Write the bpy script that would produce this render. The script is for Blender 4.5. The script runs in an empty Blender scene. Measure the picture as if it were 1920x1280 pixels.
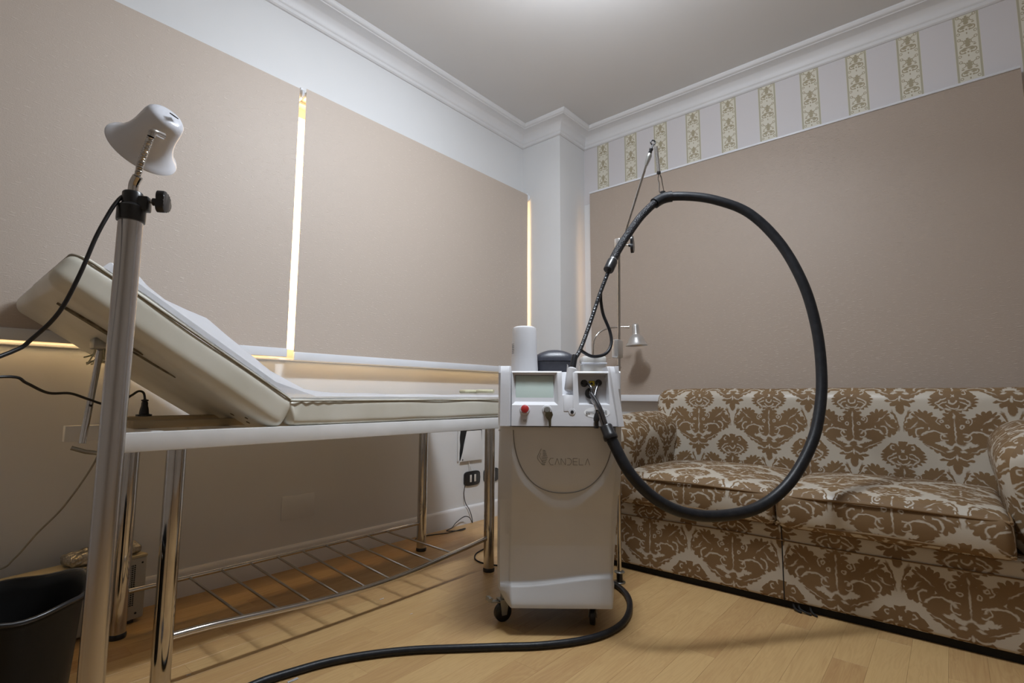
import bpy, bmesh, math, random
from mathutils import Vector, Matrix, noise
random.seed(7)
PI = math.pi
COL = bpy.context.scene.collection
SC = bpy.context.scene

# ------------------------------------------------------------------ camera
CAM = Vector((-3.45372, -2.54364, 0.85))
yaw, pitch, roll = 0.86456, 0.10654, 0.00444
Fv = Vector((math.sin(yaw)*math.cos(pitch), math.cos(yaw)*math.cos(pitch), math.sin(pitch)))
r0 = Vector((math.cos(yaw), -math.sin(yaw), 0)); u0 = r0.cross(Fv)
Rv = r0*math.cos(roll) + u0*math.sin(roll); Uv = u0*math.cos(roll) - r0*math.sin(roll)
cd = bpy.data.cameras.new('camera'); cam = bpy.data.objects.new('camera', cd); COL.objects.link(cam)
cam.matrix_world = Matrix(((Rv.x, Uv.x, -Fv.x, CAM.x), (Rv.y, Uv.y, -Fv.y, CAM.y), (Rv.z, Uv.z, -Fv.z, CAM.z), (0, 0, 0, 1)))
cd.sensor_width = 36; cd.lens = 961.448/1920*36; cd.clip_start = 0.02
SC.camera = cam
# ------------------------------------------------------------------ world, lights, exposure
SC.view_settings.view_transform = 'Standard'; SC.view_settings.look = 'None'
SC.view_settings.gamma = 1; SC.view_settings.use_curve_mapping = False
SC.view_settings.exposure = 0.0
w = bpy.data.worlds.new('world'); SC.world = w; w.use_nodes = True
w.node_tree.nodes['Background'].inputs[0].default_value = (0.9, 0.8, 0.65, 1)
w.node_tree.nodes['Background'].inputs[1].default_value = 0.3
ld = bpy.data.lights.new('ceiling_downlight', 'AREA'); ld.shape = 'RECTANGLE'; ld.size = 0.60; ld.size_y = 0.14; ld.energy = 28.0; ld.spread = math.radians(165); ld.color = (0.85, 0.92, 1.0)
lo = bpy.data.objects.new('ceiling_downlight', ld); lo.location = (-1.90, -1.66, 2.84); lo.rotation_euler = (math.radians(14), math.radians(5), 0); COL.objects.link(lo)
lp = bpy.data.lights.new('ceiling_bulb', 'POINT'); lp.energy = 43.0; lp.shadow_soft_size = 0.10; lp.color = (0.86, 0.92, 1.0)
lpo = bpy.data.objects.new('ceiling_bulb', lp); lpo.location = (-1.83, -1.56, 2.66); COL.objects.link(lpo)
PANE_A, PANE_B = 6.0, 2.2

# ------------------------------------------------------------------ helpers
def setp(o, label=None, cat=None, group=None, kind=None):
    if label: o['label'] = label
    if cat: o['category'] = cat
    if group: o['group'] = group
    if kind: o['kind'] = kind
    return o
def empty(name, loc, label, cat, group=None, rotz=0):
    o = bpy.data.objects.new(name, None); COL.objects.link(o); o.location = loc; o.rotation_euler = (0, 0, rotz)
    o.empty_display_size = 0.05
    o['_w'] = 1; del o['_w']
    return setp(o, label, cat, group)
def finish(name, bm, mat, parent=None, ang=40, smooth=True, world=True):
    """bm in world coordinates; when parented to an unrotated or rotated root the offset is removed"""
    me = bpy.data.meshes.new(name)
    bmesh.ops.recalc_face_normals(bm, faces=bm.faces[:])
    if parent is not None and world:
        M = parent_world(parent).inverted(); bm.transform(M)
    bm.to_mesh(me); bm.free()
    if smooth:
        for p in me.polygons: p.use_smooth = True
        me.set_sharp_from_angle(angle=math.radians(ang))
    for m in (mat if isinstance(mat, (list, tuple)) else [mat]): me.materials.append(m)
    o = bpy.data.objects.new(name, me); COL.objects.link(o)
    if parent is not None: o.parent = parent
    return o
def parent_world(p):
    M = Matrix.Identity(4)
    while p is not None:
        M = Matrix.LocRotScale(p.location, p.rotation_euler, p.scale) @ M
        p = p.parent
    return M
def V(*a): return Vector(a)
def a_box(bm, lo, hi, bev=0, seg=2, M=None, mi=0):
    r = bmesh.ops.create_cube(bm, size=1)
    vs = r['verts']
    c = [(lo[i]+hi[i])/2 for i in range(3)]; s = [abs(hi[i]-lo[i]) for i in range(3)]
    for v in vs: v.co = Vector((v.co[i]*s[i]+c[i] for i in range(3)))
    fs = set(f for v in vs for f in v.link_faces)
    if bev > 0:
        es = list(set(e for v in vs for e in v.link_edges))
        rr = bmesh.ops.bevel(bm, geom=es, offset=bev, segments=seg, profile=0.5, affect='EDGES')
        vs = list(set(vs_ for f in rr['faces'] for vs_ in f.verts) | set(v for v in vs if v.is_valid))
        fs = set(f for v in vs for f in v.link_faces)
    for f in fs: f.material_index = mi
    if M is not None:
        for v in vs: v.co = M @ v.co
    return vs
def box(name, lo, hi, mat, parent=None, bev=0, seg=2, M=None):
    bm = bmesh.new(); a_box(bm, lo, hi, bev, seg, M); return finish(name, bm, mat, parent)
def smooth_path(pts, n=6):
    P = [Vector(p) for p in pts]; out = []
    if len(P) < 3:
        return P
    for i in range(len(P)-1):
        p0 = P[i-1] if i > 0 else P[i]*2-P[i+1]; p1 = P[i]; p2 = P[i+1]; p3 = P[i+2] if i+2 < len(P) else P[i+1]*2-P[i]
        for k in range(n):
            t = k/n
            out.append(0.5*((2*p1)+(p2-p0)*t+(2*p0-5*p1+4*p2-p3)*t*t+(3*p1-p0-3*p2+p3)*t**3))
    out.append(P[-1]); return out
def a_tube(bm, pts, r, seg=12, cap=True, n=6, smooth=True, closed=False, radii=None):
    P = smooth_path(pts, n) if smooth else [Vector(p) for p in pts]
    N = len(P); rings = []
    t = (P[1]-P[0]).normalized(); up = Vector((0, 0, 1)) if abs(t.z) < .9 else Vector((1, 0, 0))
    nrm = t.cross(up).normalized()
    for i, p in enumerate(P):
        if i == 0: tt = (P[1]-P[0])
        elif i == N-1: tt = (P[-1]-P[-2])
        else: tt = (P[i+1]-P[i-1])
        tt.normalize(); nrm = (nrm-tt*nrm.dot(tt)).normalized(); b = tt.cross(nrm)
        rr = r if radii is None else radii(i/(N-1))
        rings.append([bm.verts.new(p+(nrm*math.cos(2*PI*k/seg)+b*math.sin(2*PI*k/seg))*rr) for k in range(seg)])
    for a, b in zip(rings, rings[1:]):
        for k in range(seg): bm.faces.new((a[k], a[(k+1) % seg], b[(k+1) % seg], b[k]))
    if cap:
        bm.faces.new(rings[0][::-1]); bm.faces.new(rings[-1])
    return rings
def tube(name, pts, r, mat, parent=None, **k):
    bm = bmesh.new(); a_tube(bm, pts, r, **k); return finish(name, bm, mat, parent)
def frame_from(axis):
    a = Vector(axis).normalized(); up = Vector((0, 0, 1)) if abs(a.z) < .95 else Vector((1, 0, 0))
    x = up.cross(a).normalized(); y = a.cross(x)
    return Matrix(((x.x, y.x, a.x, 0), (x.y, y.y, a.y, 0), (x.z, y.z, a.z, 0), (0, 0, 0, 1)))
def a_lathe(bm, prof, origin=(0, 0, 0), axis=(0, 0, 1), seg=28, closed=False):
    M = Matrix.Translation(Vector(origin)) @ frame_from(axis)
    rings = []
    for r, z in prof:
        if r < 1e-6: rings.append([bm.verts.new(M @ Vector((0, 0, z)))])
        else: rings.append([bm.verts.new(M @ Vector((r*math.cos(2*PI*k/seg), r*math.sin(2*PI*k/seg), z))) for k in range(seg)])
    pairs = list(zip(rings, rings[1:]))
    if closed: pairs.append((rings[-1], rings[0]))
    for a, b in pairs:
        for k in range(seg):
            k2 = (k+1) % seg
            if len(a) == 1 and len(b) == 1: continue
            if len(a) == 1: bm.faces.new((a[0], b[k], b[k2]))
            elif len(b) == 1: bm.faces.new((a[k], b[0], a[k2]))
            else: bm.faces.new((a[k], b[k], b[k2], a[k2]))
def lathe(name, prof, mat, parent=None, origin=(0, 0, 0), axis=(0, 0, 1), seg=28, closed=False):
    bm = bmesh.new(); a_lathe(bm, prof, origin, axis, seg, closed); return finish(name, bm, mat, parent)
def cyl(r, z0, z1, b=0.002):
    return [(0, z0), (r-b, z0), (r, z0+b), (r, z1-b), (r-b, z1), (0, z1)]
def a_prism(bm, poly, z0, z1, M=None, bev=0, mi=0):
    """poly: list of (x,y); extruded z0..z1"""
    lo_ = [bm.verts.new(Vector((x, y, z0))) for x, y in poly]; hi_ = [bm.verts.new(Vector((x, y, z1))) for x, y in poly]
    n = len(poly); fs = [bm.faces.new(lo_[::-1]), bm.faces.new(hi_)]
    for i in range(n): fs.append(bm.faces.new((lo_[i], lo_[(i+1) % n], hi_[(i+1) % n], hi_[i])))
    vs = lo_+hi_
    if bev > 0:
        es = list(fs[1].edges)
        rr = bmesh.ops.bevel(bm, geom=es, offset=bev, segments=2, profile=.5, affect='EDGES')
        vs = list(set([v for f in rr['faces'] for v in f.verts]+[v for v in vs if v.is_valid]))
    for v in vs:
        for f in v.link_faces: f.material_index = mi
    if M is not None:
        for v in vs: v.co = M @ v.co
    return vs
def rbox(name, c, h, r, n, mat, parent=None, crown=0.0, disp=None, rot=None, pinch=0.0):
    """rounded box with UVs in metres (side faces: horizontal, vertical; top: y, x)"""
    bm = bmesh.new(); uv = bm.loops.layers.uv.new('UVMap')
    hx, hy, hz = h
    faces = [((1, 0, 0), 1, 2), ((-1, 0, 0), 1, 2), ((0, 1, 0), 0, 2), ((0, -1, 0), 0, 2), ((0, 0, 1), 1, 0), ((0, 0, -1), 1, 0)]
    for nr, ia, ib in faces:
        ic = 3-ia-ib; sgn = nr[ic]
        na = max(2, int(n*h[ia]/max(h))+1) if n > 2 else 2
        na = max(6, int(2*h[ia]/n)); nb = max(6, int(2*h[ib]/n))
        # cosine spaced near the edges so the rounding is well sampled
        def samp(H, N):
            inner = [-(H-r)+(2*(H-r))*k/N for k in range(N+1)]
            e = [H-r+r*math.sin(PI/4*k/4)/math.sin(PI/4)*1.0 for k in range(1, 5)]
            e = [H-r+r*math.tan(PI/4*k/4) for k in range(1, 5)]
            return [-q for q in e[::-1]]+inner+e
        A = samp(h[ia], na); B = samp(h[ib], nb); grid = []
        for a in A:
            row = []
            for b in B:
                p = [0, 0, 0]; p[ia] = a; p[ib] = b; p[ic] = sgn*h[ic]
                q = [max(-(h[k]-r), min(h[k]-r, p[k])) for k in range(3)]
                d = Vector((p[k]-q[k] for k in range(3)))
                d = d.normalized()*r if d.length > 0 else d
                P = Vector(q)+d
                fx = max(0, 1-(P.x/hx)**2); fy = max(0, 1-(P.y/hy)**2)
                P.z += crown*(fx**.6)*(fy**.6)*(1 if P.z > 0 else 0.0)
                if pinch:
                    fz = 1-(P.z/hz)**2; P.x += pinch*max(0, fz)*(1 if P.x > 0 else -1)*(abs(P.x)/hx)**4
                if disp:
                    P = P+disp(P)
                vv = bm.verts.new(P); row.append((vv, (P[ia]*1.0, P[ib]*1.0)))
            grid.append(row)
        for i in range(len(A)-1):
            for j in range(len(B)-1):
                q = (grid[i][j], grid[i+1][j], grid[i+1][j+1], grid[i][j+1])
                f = bm.faces.new([z[0] for z in q])
                for l, z in zip(f.loops, q):
                    a_, b_ = z[1]
                    a_ += c[ia]; b_ += c[ib]
                    l[uv].uv = (-a_, -b_) if ia != 0 else (a_, -b_)
    bmesh.ops.remove_doubles(bm, verts=bm.verts[:], dist=1e-5)
    Mx = Matrix.Translation(Vector(c))
    if rot is not None: Mx = Mx @ rot
    bm.transform(Mx)
    return finish(name, bm, mat, parent, ang=60)
def copy_part(o, parent, loc=None):
    c = o.copy(); COL.objects.link(c); c.parent = parent
    if loc is not None: c.location = loc
    return c

# ------------------------------------------------------------------ materials
class S:
    __slots__ = ('t', 's')
    def __init__(s, t, sock): s.t = t; s.s = sock
    def _m(s, op, *a): return F_of(s.t)(op, *a)
    def __add__(s, o): return s._m('ADD', s, o)
    __radd__ = __add__
    def __sub__(s, o): return s._m('SUBTRACT', s, o)
    def __rsub__(s, o): return s._m('SUBTRACT', o, s)
    def __mul__(s, o): return s._m('MULTIPLY', s, o)
    __rmul__ = __mul__
    def __truediv__(s, o): return s._m('DIVIDE', s, o)
def F_of(t):
    def F(op, *a):
        n = t.nodes.new('ShaderNodeMath'); n.operation = op
        for i, x in enumerate(a):
            if isinstance(x, S): t.links.new(x.s, n.inputs[i])
            else: n.inputs[i].default_value = float(x)
        return S(t, n.outputs[0])
    return F
def mat(name, col=(.8, .8, .8), rough=.5, metal=0.0, spec=.5, coat=0, **k):
    m = bpy.data.materials.new(name); m.use_nodes = True
    b = m.node_tree.nodes['Principled BSDF']
    b.inputs['Base Color'].default_value = (*col, 1); b.inputs['Roughness'].default_value = rough
    b.inputs['Metallic'].default_value = metal; b.inputs['Specular IOR Level'].default_value = spec
    if coat: b.inputs['Coat Weight'].default_value = coat
    for kk, vv in k.items(): b.inputs[kk.replace('_', ' ')].default_value = vv
    return m
def N(m, typ, **props):
    n = m.node_tree.nodes.new(typ)
    for k, v in props.items(): setattr(n, k, v)
    return n
def L(m, a, b): m.node_tree.links.new(a, b)
def bsdf(m): return m.node_tree.nodes['Principled BSDF']
def mottled(name, c1, c2, scale=8, rough=.5, bump=0.0, bscale=60, stretch=(1, 1, 1), coord='Object', detail=4, metal=0, rvar=0.0, bdist=.002, **k):
    m = mat(name, c1, rough, metal, **k); t = m.node_tree
    tc = N(m, 'ShaderNodeTexCoord'); mp = N(m, 'ShaderNodeMapping'); mp.inputs['Scale'].default_value = stretch
    L(m, tc.outputs[coord], mp.inputs[0])
    nz = N(m, 'ShaderNodeTexNoise'); nz.inputs['Scale'].default_value = scale; nz.inputs['Detail'].default_value = detail
    L(m, mp.outputs[0], nz.inputs['Vector'])
    mx = N(m, 'ShaderNodeMix', data_type='RGBA'); mx.inputs[6].default_value = (*c1, 1); mx.inputs[7].default_value = (*c2, 1)
    mr = N(m, 'ShaderNodeMapRange'); mr.inputs[1].default_value = .35; mr.inputs[2].default_value = .65
    L(m, nz.outputs[0], mr.inputs[0]); L(m, mr.outputs[0], mx.inputs[0]); L(m, mx.outputs[2], bsdf(m).inputs['Base Color'])
    if rvar:
        r = N(m, 'ShaderNodeMapRange'); r.inputs[3].default_value = rough-rvar; r.inputs[4].default_value = rough+rvar
        L(m, nz.outputs[0], r.inputs[0]); L(m, r.outputs[0], bsdf(m).inputs['Roughness'])
    if bump:
        n2 = N(m, 'ShaderNodeTexNoise'); n2.inputs['Scale'].default_value = bscale; n2.inputs['Detail'].default_value = 3
        L(m, mp.outputs[0], n2.inputs['Vector'])
        bp = N(m, 'ShaderNodeBump'); bp.inputs['Strength'].default_value = bump; bp.inputs['Distance'].default_value = bdist
        L(m, n2.outputs[0], bp.inputs['Height']); L(m, bp.outputs[0], bsdf(m).inputs['Normal'])
    return m

WALL = mottled('white_wall_paint', (.74, .745, .75), (.71, .715, .72), 1.5, .55, .08, 90)
CEIL = mottled('ceiling_paint', (.70, .69, .68), (.67, .66, .65), 1.2, .6, .05, 80)
PLASTER = mottled('cornice_plaster', (.76, .76, .77), (.72, .72, .73), 3, .5, .05, 60)
BACKW = mottled('side_wall_paint', (.50, .46, .41), (.46, .42, .38), 1.2, .7, .05, 60)
WHITE_PL = mottled('white_enamel', (.78, .80, .84), (.75, .77, .81), 5, .35)
CHROME = mottled('chrome_tube', (.60, .58, .56), (.52, .50, .48), 12, .09, metal=1.0, rvar=.03)
STEEL = mottled('brushed_steel_pole', (.54, .52, .51), (.52, .50, .49), 3, .24, bump=.02, bscale=10, stretch=(12, 12, .3), metal=1.0, rvar=.03, bdist=.0003)
DULL = mottled('dull_galvanised', (.42, .42, .40), (.33, .33, .31), 20, .38, metal=.9)
BLACK = mottled('black_plastic', (.012, .012, .013), (.018, .018, .02), 30, .3)
RUBBER = mottled('black_rubber_hose', (.010, .011, .014), (.017, .018, .021), 40, .40, .25, 220, spec=.3)
RIBBED = mat('ribbed_black_hose', (.016, .018, .022), .36)
BRAID = mat('braided_sheath', (.014, .014, .017), .42, 0, .3)
DARK = mottled('dark_gap', (.01, .01, .01), (.015, .014, .013), 10, .9)
RED = mottled('red_plastic', (.50, .035, .03), (.45, .03, .028), 20, .35)
GREY_PL = mottled('machine_grey_plastic', (.57, .57, .575), (.54, .54, .545), 6, .42, .12, 500, rvar=.04, bdist=.0003)
GREY_HI = mottled('machine_panel_plastic', (.61, .61, .63), (.58, .58, .60), 6, .40, .12, 500, bdist=.0003)
ENGR = mottled('engraved_line', (.16, .155, .15), (.19, .185, .18), 40, .6)
VINYL = mottled('cream_vinyl', (.70, .68, .60), (.63, .61, .52), 5, .36, .25, 7, rvar=.06, bdist=.006)
SHEET = mottled('white_paper_sheet', (.90, .90, .92), (.87, .87, .90), 6, .9, .12, 14, bdist=.006, spec=.1)
WELT = mottled('piping_cord', (.30, .27, .20), (.24, .21, .15), 40, .5)
WOOD_SLAT = mottled('raw_timber', (.42, .34, .22), (.34, .27, .17), 30, .6, .3, 60, stretch=(.15, 1, 1))
FRAME_W = mottled('white_painted_metal', (.78, .78, .78), (.73, .73, .72), 9, .35)
DAMP = mottled('damaged_wood', (.10, .075, .04), (.2, .16, .1), 60, .8, .6, 120)
ALU = mottled('satin_aluminium', (.62, .61, .60), (.58, .57, .56), 10, .3, metal=.85)
DSTEEL = mottled('dark_steel', (.16, .16, .17), (.12, .12, .13), 20, .24, metal=.9)
BADGE = mottled('white_badge_print', (.86, .87, .88), (.84, .85, .86), 20, .3)
BRASS = mottled('old_key_metal', (.16, .15, .10), (.11, .10, .07), 40, .4, metal=.6)
LAMPWHITE = mottled('glossy_white_shade', (.74, .76, .82), (.72, .74, .80), 6, .18, coat=.4)
SCREEN = mottled('pale_green_screen_film', (.52, .60, .55), (.47, .56, .52), 4, .25, coat=.3)
BEIGE_SH = mottled('device_casing', (.42, .40, .36), (.38, .36, .32), 6, .5)
BEIGE_TOP = mottled('device_top', (.50, .42, .27), (.44, .37, .24), 5, .5)
FOIL = mottled('crumpled_foil', (.55, .52, .47), (.30, .26, .2), 30, .28, .9, 70, metal=.75, bdist=.01)
LEATHER = mottled('navy_case', (.035, .037, .05), (.045, .047, .06), 60, .35, .3, 300)
TISSUE = mottled('translucent_white_plastic', (.72, .72, .70), (.62, .58, .52), 12, .4)
YELLOW = mottled('yellow_label', (.70, .55, .04), (.65, .5, .04), 20, .5)
PAPER = mottled('scrap_paper', (.8, .8, .8), (.7, .7, .72), 30, .8)
GLOVE = mottled('cream_cloth', (.62, .60, .42), (.55, .52, .36), 30, .7, .5, 80)

def glow(name, col, st, var=.25):
    m = bpy.data.materials.new(name); m.use_nodes = True; t = m.node_tree
    b = bsdf(m); b.inputs['Base Color'].default_value = (.8, .75, .6, 1); b.inputs['Roughness'].default_value = .4
    tc = N(m, 'ShaderNodeTexCoord'); nz = N(m, 'ShaderNodeTexNoise'); nz.inputs['Scale'].default_value = 2.0
    L(m, tc.outputs['Object'], nz.inputs['Vector'])
    r = N(m, 'ShaderNodeMapRange'); r.inputs[3].default_value = st*(1-var); r.inputs[4].default_value = st*(1+var)
    L(m, nz.outputs[0], r.inputs[0]); b.inputs['Emission Color'].default_value = (*col, 1)
    L(m, r.outputs[0], b.inputs['Emission Strength'])
    return m
PANE1 = glow('lit_window_glass', (1.0, .70, .34), PANE_A)
PANE2 = glow('lit_side_window_glass', (1.0, .66, .36), PANE_B)

def ribbed(m, freq):
    tc = N(m, 'ShaderNodeTexCoord'); nz = N(m, 'ShaderNodeTexVoronoi'); nz.inputs['Scale'].default_value = freq
    L(m, tc.outputs['Object'], nz.inputs['Vector'])
    bp = N(m, 'ShaderNodeBump'); bp.inputs['Strength'].default_value = .8; bp.inputs['Distance'].default_value = .003
    L(m, nz.outputs[0], bp.inputs['Height']); L(m, bp.outputs[0], bsdf(m).inputs['Normal'])
ribbed(BRAID, 200); ribbed(RIBBED, 120)

# blind fabric: beige with short raised slubs
def blind_mat(name, c1, c2):
    m = mat(name, c1, .5, 0, .5); t = m.node_tree
    tc = N(m, 'ShaderNodeTexCoord'); mp = N(m, 'ShaderNodeMapping'); mp.inputs['Scale'].default_value = (1, 1, 5.5)
    L(m, tc.outputs['Object'], mp.inputs[0])
    n1 = N(m, 'ShaderNodeTexNoise'); n1.inputs['Scale'].default_value = 34; n1.inputs['Detail'].default_value = 2
    L(m, mp.outputs[0], n1.inputs['Vector'])
    n2 = N(m, 'ShaderNodeTexNoise'); n2.inputs['Scale'].default_value = 260; n2.inputs['Detail'].default_value = 1
    L(m, tc.outputs['Object'], n2.inputs['Vector'])
    r1 = N(m, 'ShaderNodeMapRange'); r1.inputs[1].default_value = .60; r1.inputs[2].default_value = .70
    L(m, n1.outputs[0], r1.inputs[0])
    F = F_of(t); h = S(t, r1.outputs[0])*.8+S(t, n2.outputs[0])*.5
    bp = N(m, 'ShaderNodeBump'); bp.inputs['Strength'].default_value = .6; bp.inputs['Distance'].default_value = .0015
    L(m, h.s, bp.inputs['Height']); L(m, bp.outputs[0], bsdf(m).inputs['Normal'])
    mx = N(m, 'ShaderNodeMix', data_type='RGBA'); mx.inputs[6].default_value = (*c1, 1); mx.inputs[7].default_value = (*c2, 1)
    f = S(t, r1.outputs[0])*.5+S(t, n2.outputs[0])*.35
    L(m, f.s, mx.inputs[0]); L(m, mx.outputs[2], bsdf(m).inputs['Base Color'])
    rr = F('SUBTRACT', .55, S(t, r1.outputs[0])*.22); L(m, rr.s, bsdf(m).inputs['Roughness'])
    return m
BLIND_B = blind_mat('brown_beige_blind_fabric', (.40, .325, .265), (.47, .39, .33))
BLIND = blind_mat('beige_blind_fabric', (.50, .42, .355), (.62, .54, .47))

# laminate strips
def wood_mat():
    m = mat('laminate_strip', (.5, .3, .15), .38); t = m.node_tree
    tc = N(m, 'ShaderNodeTexCoord'); oi = N(m, 'ShaderNodeObjectInfo'); F = F_of(t)
    rnd = S(t, oi.outputs['Random'])
    cx = N(m, 'ShaderNodeCombineXYZ')
    L(m, (rnd*37).s, cx.inputs[0]); L(m, (rnd*91).s, cx.inputs[1]); L(m, (rnd*13).s, cx.inputs[2])
    ad = N(m, 'ShaderNodeVectorMath', operation='ADD'); L(m, tc.outputs['Object'], ad.inputs[0]); L(m, cx.outputs[0], ad.inputs[1])
    mp = N(m, 'ShaderNodeMapping'); mp.inputs['Scale'].default_value = (1.1, 9, 1); L(m, ad.outputs[0], mp.inputs[0])
    n1 = N(m, 'ShaderNodeTexNoise'); n1.inputs['Scale'].default_value = 1.6; n1.inputs['Detail'].default_value = 3; n1.inputs['Distortion'].default_value = 1.2
    L(m, mp.outputs[0], n1.inputs['Vector'])
    wv = F('SINE', S(t, n1.outputs[0])*70)
    mp2 = N(m, 'ShaderNodeMapping'); mp2.inputs['Scale'].default_value = (4, 110, 1); L(m, ad.outputs[0], mp2.inputs[0])
    n2 = N(m, 'ShaderNodeTexNoise'); n2.inputs['Scale'].default_value = 1.5; n2.inputs['Detail'].default_value = 3
    L(m, mp2.outputs[0], n2.inputs['Vector'])
    f = wv*.09+S(t, n2.outputs[0])*.45+S(t, n1.outputs[0])*.4+rnd*.55-.32
    cr = N(m, 'ShaderNodeValToRGB'); L(m, f.s, cr.inputs[0])
    cr.color_ramp.elements[0].position = .1; cr.color_ramp.elements[0].color = (.56, .37, .165, 1)
    cr.color_ramp.elements[1].position = .85; cr.color_ramp.elements[1].color = (.40, .225, .095, 1)
    L(m, cr.outputs[0], bsdf(m).inputs['Base Color'])
    rr = S(t, n2.outputs[0])*.15+.3; L(m, rr.s, bsdf(m).inputs['Roughness'])
    return m
WOOD = wood_mat()

# woven damask: figured brown on silver beige, evaluated from UVs given in metres
def motif(x, y, F):
    ab = lambda a: F('ABSOLUTE', a); mx = lambda a, b: F('MAXIMUM', a, b); mn = lambda a, b: F('MINIMUM', a, b)
    def ell(cx, cy, a, b, rot=0, lob=0, n=5, ph=0, sharp=False):
        dx = x-cx if cx else x; dy = y-cy
        if rot:
            c, s = math.cos(rot), math.sin(rot); dx, dy = dx*c+dy*s, dy*c-dx*s
        p = dx/a; q = dy/b
        r = F('SQRT', p*p+q*q)
        if lob:
            th = F('ARCTAN2', q, p); wv = F('SINE', th*(n/2.0)+ph); wv = ab(wv) if not sharp else 1-ab(wv)
            return (1-lob+wv*lob-r)*min(a, b)
        return (1-r)*min(a, b)
    def ring(cx, cy, R, wd, a=1.0):
        dx = x-cx if cx else x
        if a != 1.0: dx = dx/a
        dy = y-cy
        return wd-ab(F('SQRT', dx*dx+dy*dy)-R)
    B = ell(0, .175, .22, .135, lob=.17, n=22)
    for a in ((0, .04, .055, .065, 0, .45, 4, 1.57, True), (.10, .07, .06, .045, 0, .15, 7), (.16, .10, .05, .036, 0, .3, 5), (0, .36, .10, .06, 0, .35, 7),
              (.27, .40, .135, .10, -.6, .32, 13), (.36, .50, .11, .12, 0, .22, 11), (.20, .59, .14, .085, .25, .14, 13), (.10, .47, .12, .10, 0, .25, 9),
              (.05, .55, .07, .13), (.17, .73, .14, .05, -.55, .28, 13), (0, .84, .15, .10, 0, .42, 9, .4), (0, .80, .05, .09), (0, .94, .035, .07),
              (.055, 1.10, .014, .085, .25), (.10, 1.03, .03, .03)):
        B = mx(B, ell(*a))
    C = ell(0, .112, .020, .024, 0, .5, 4, 1.57, True)
    C = mx(C, mn(ring(.095, .075, .022, .006), .004+(x-.09)))
    C = mx(C, mn(ring(0, .175, .036, .007), (y-.165)))
    C = mx(C, mn(ring(.02, .30, .165, .0065), mn(mn(x-.06, .22-y), .16-x)))
    C = mx(C, mn(ring(.04, .31, .125, .006), mn(mn(x-.06, .24-y), .14-x)))
    C = mx(C, mn(ring(0, .20, .07, .007, .9), y-.225))
    C = mx(C, ell(.12, .245, .05, .010, -.75))
    C = mx(C, ell(.055, .275, .03, .010, -.3))
    C = mx(C, ell(0, .355, .010, .03)); C = mx(C, ell(0, .53, .008, .11))
    for cx, cy in ((.115, .415), (.065, .475)): C = mx(C, ring(cx, cy, .016, .006))
    C = mx(C, mn(ring(.115, .415, .044, .005), x-.13))
    C = mx(C, mn(ring(.20, .62, .085, .008, 1.3), (.60-y))); C = mx(C, mn(ring(.09, .60, .045, .006), (x-.07)))
    C = mx(C, ell(.30, .40, .05, .006, -.7)); C = mx(C, ell(.37, .47, .04, .007, .9)); C = mx(C, ell(.395, .50, .035, .006, .4))
    C = mx(C, mn(ring(.30, .56, .06, .008), mn(x-.29, (.60-y))))
    C = mx(C, ell(.15, .685, .045, .02, -.35, .3, 7)); C = mx(C, ell(.20, .735, .07, .006, -.5))
    C = mx(C, ell(0, .83, .011, .032)); C = mx(C, mn(ring(.075, .80, .05, .006, 1.2), (y-.82))); C = mx(C, ell(.06, .76, .03, .012, .2))
    return mn(B+.007, C*-1)
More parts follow.
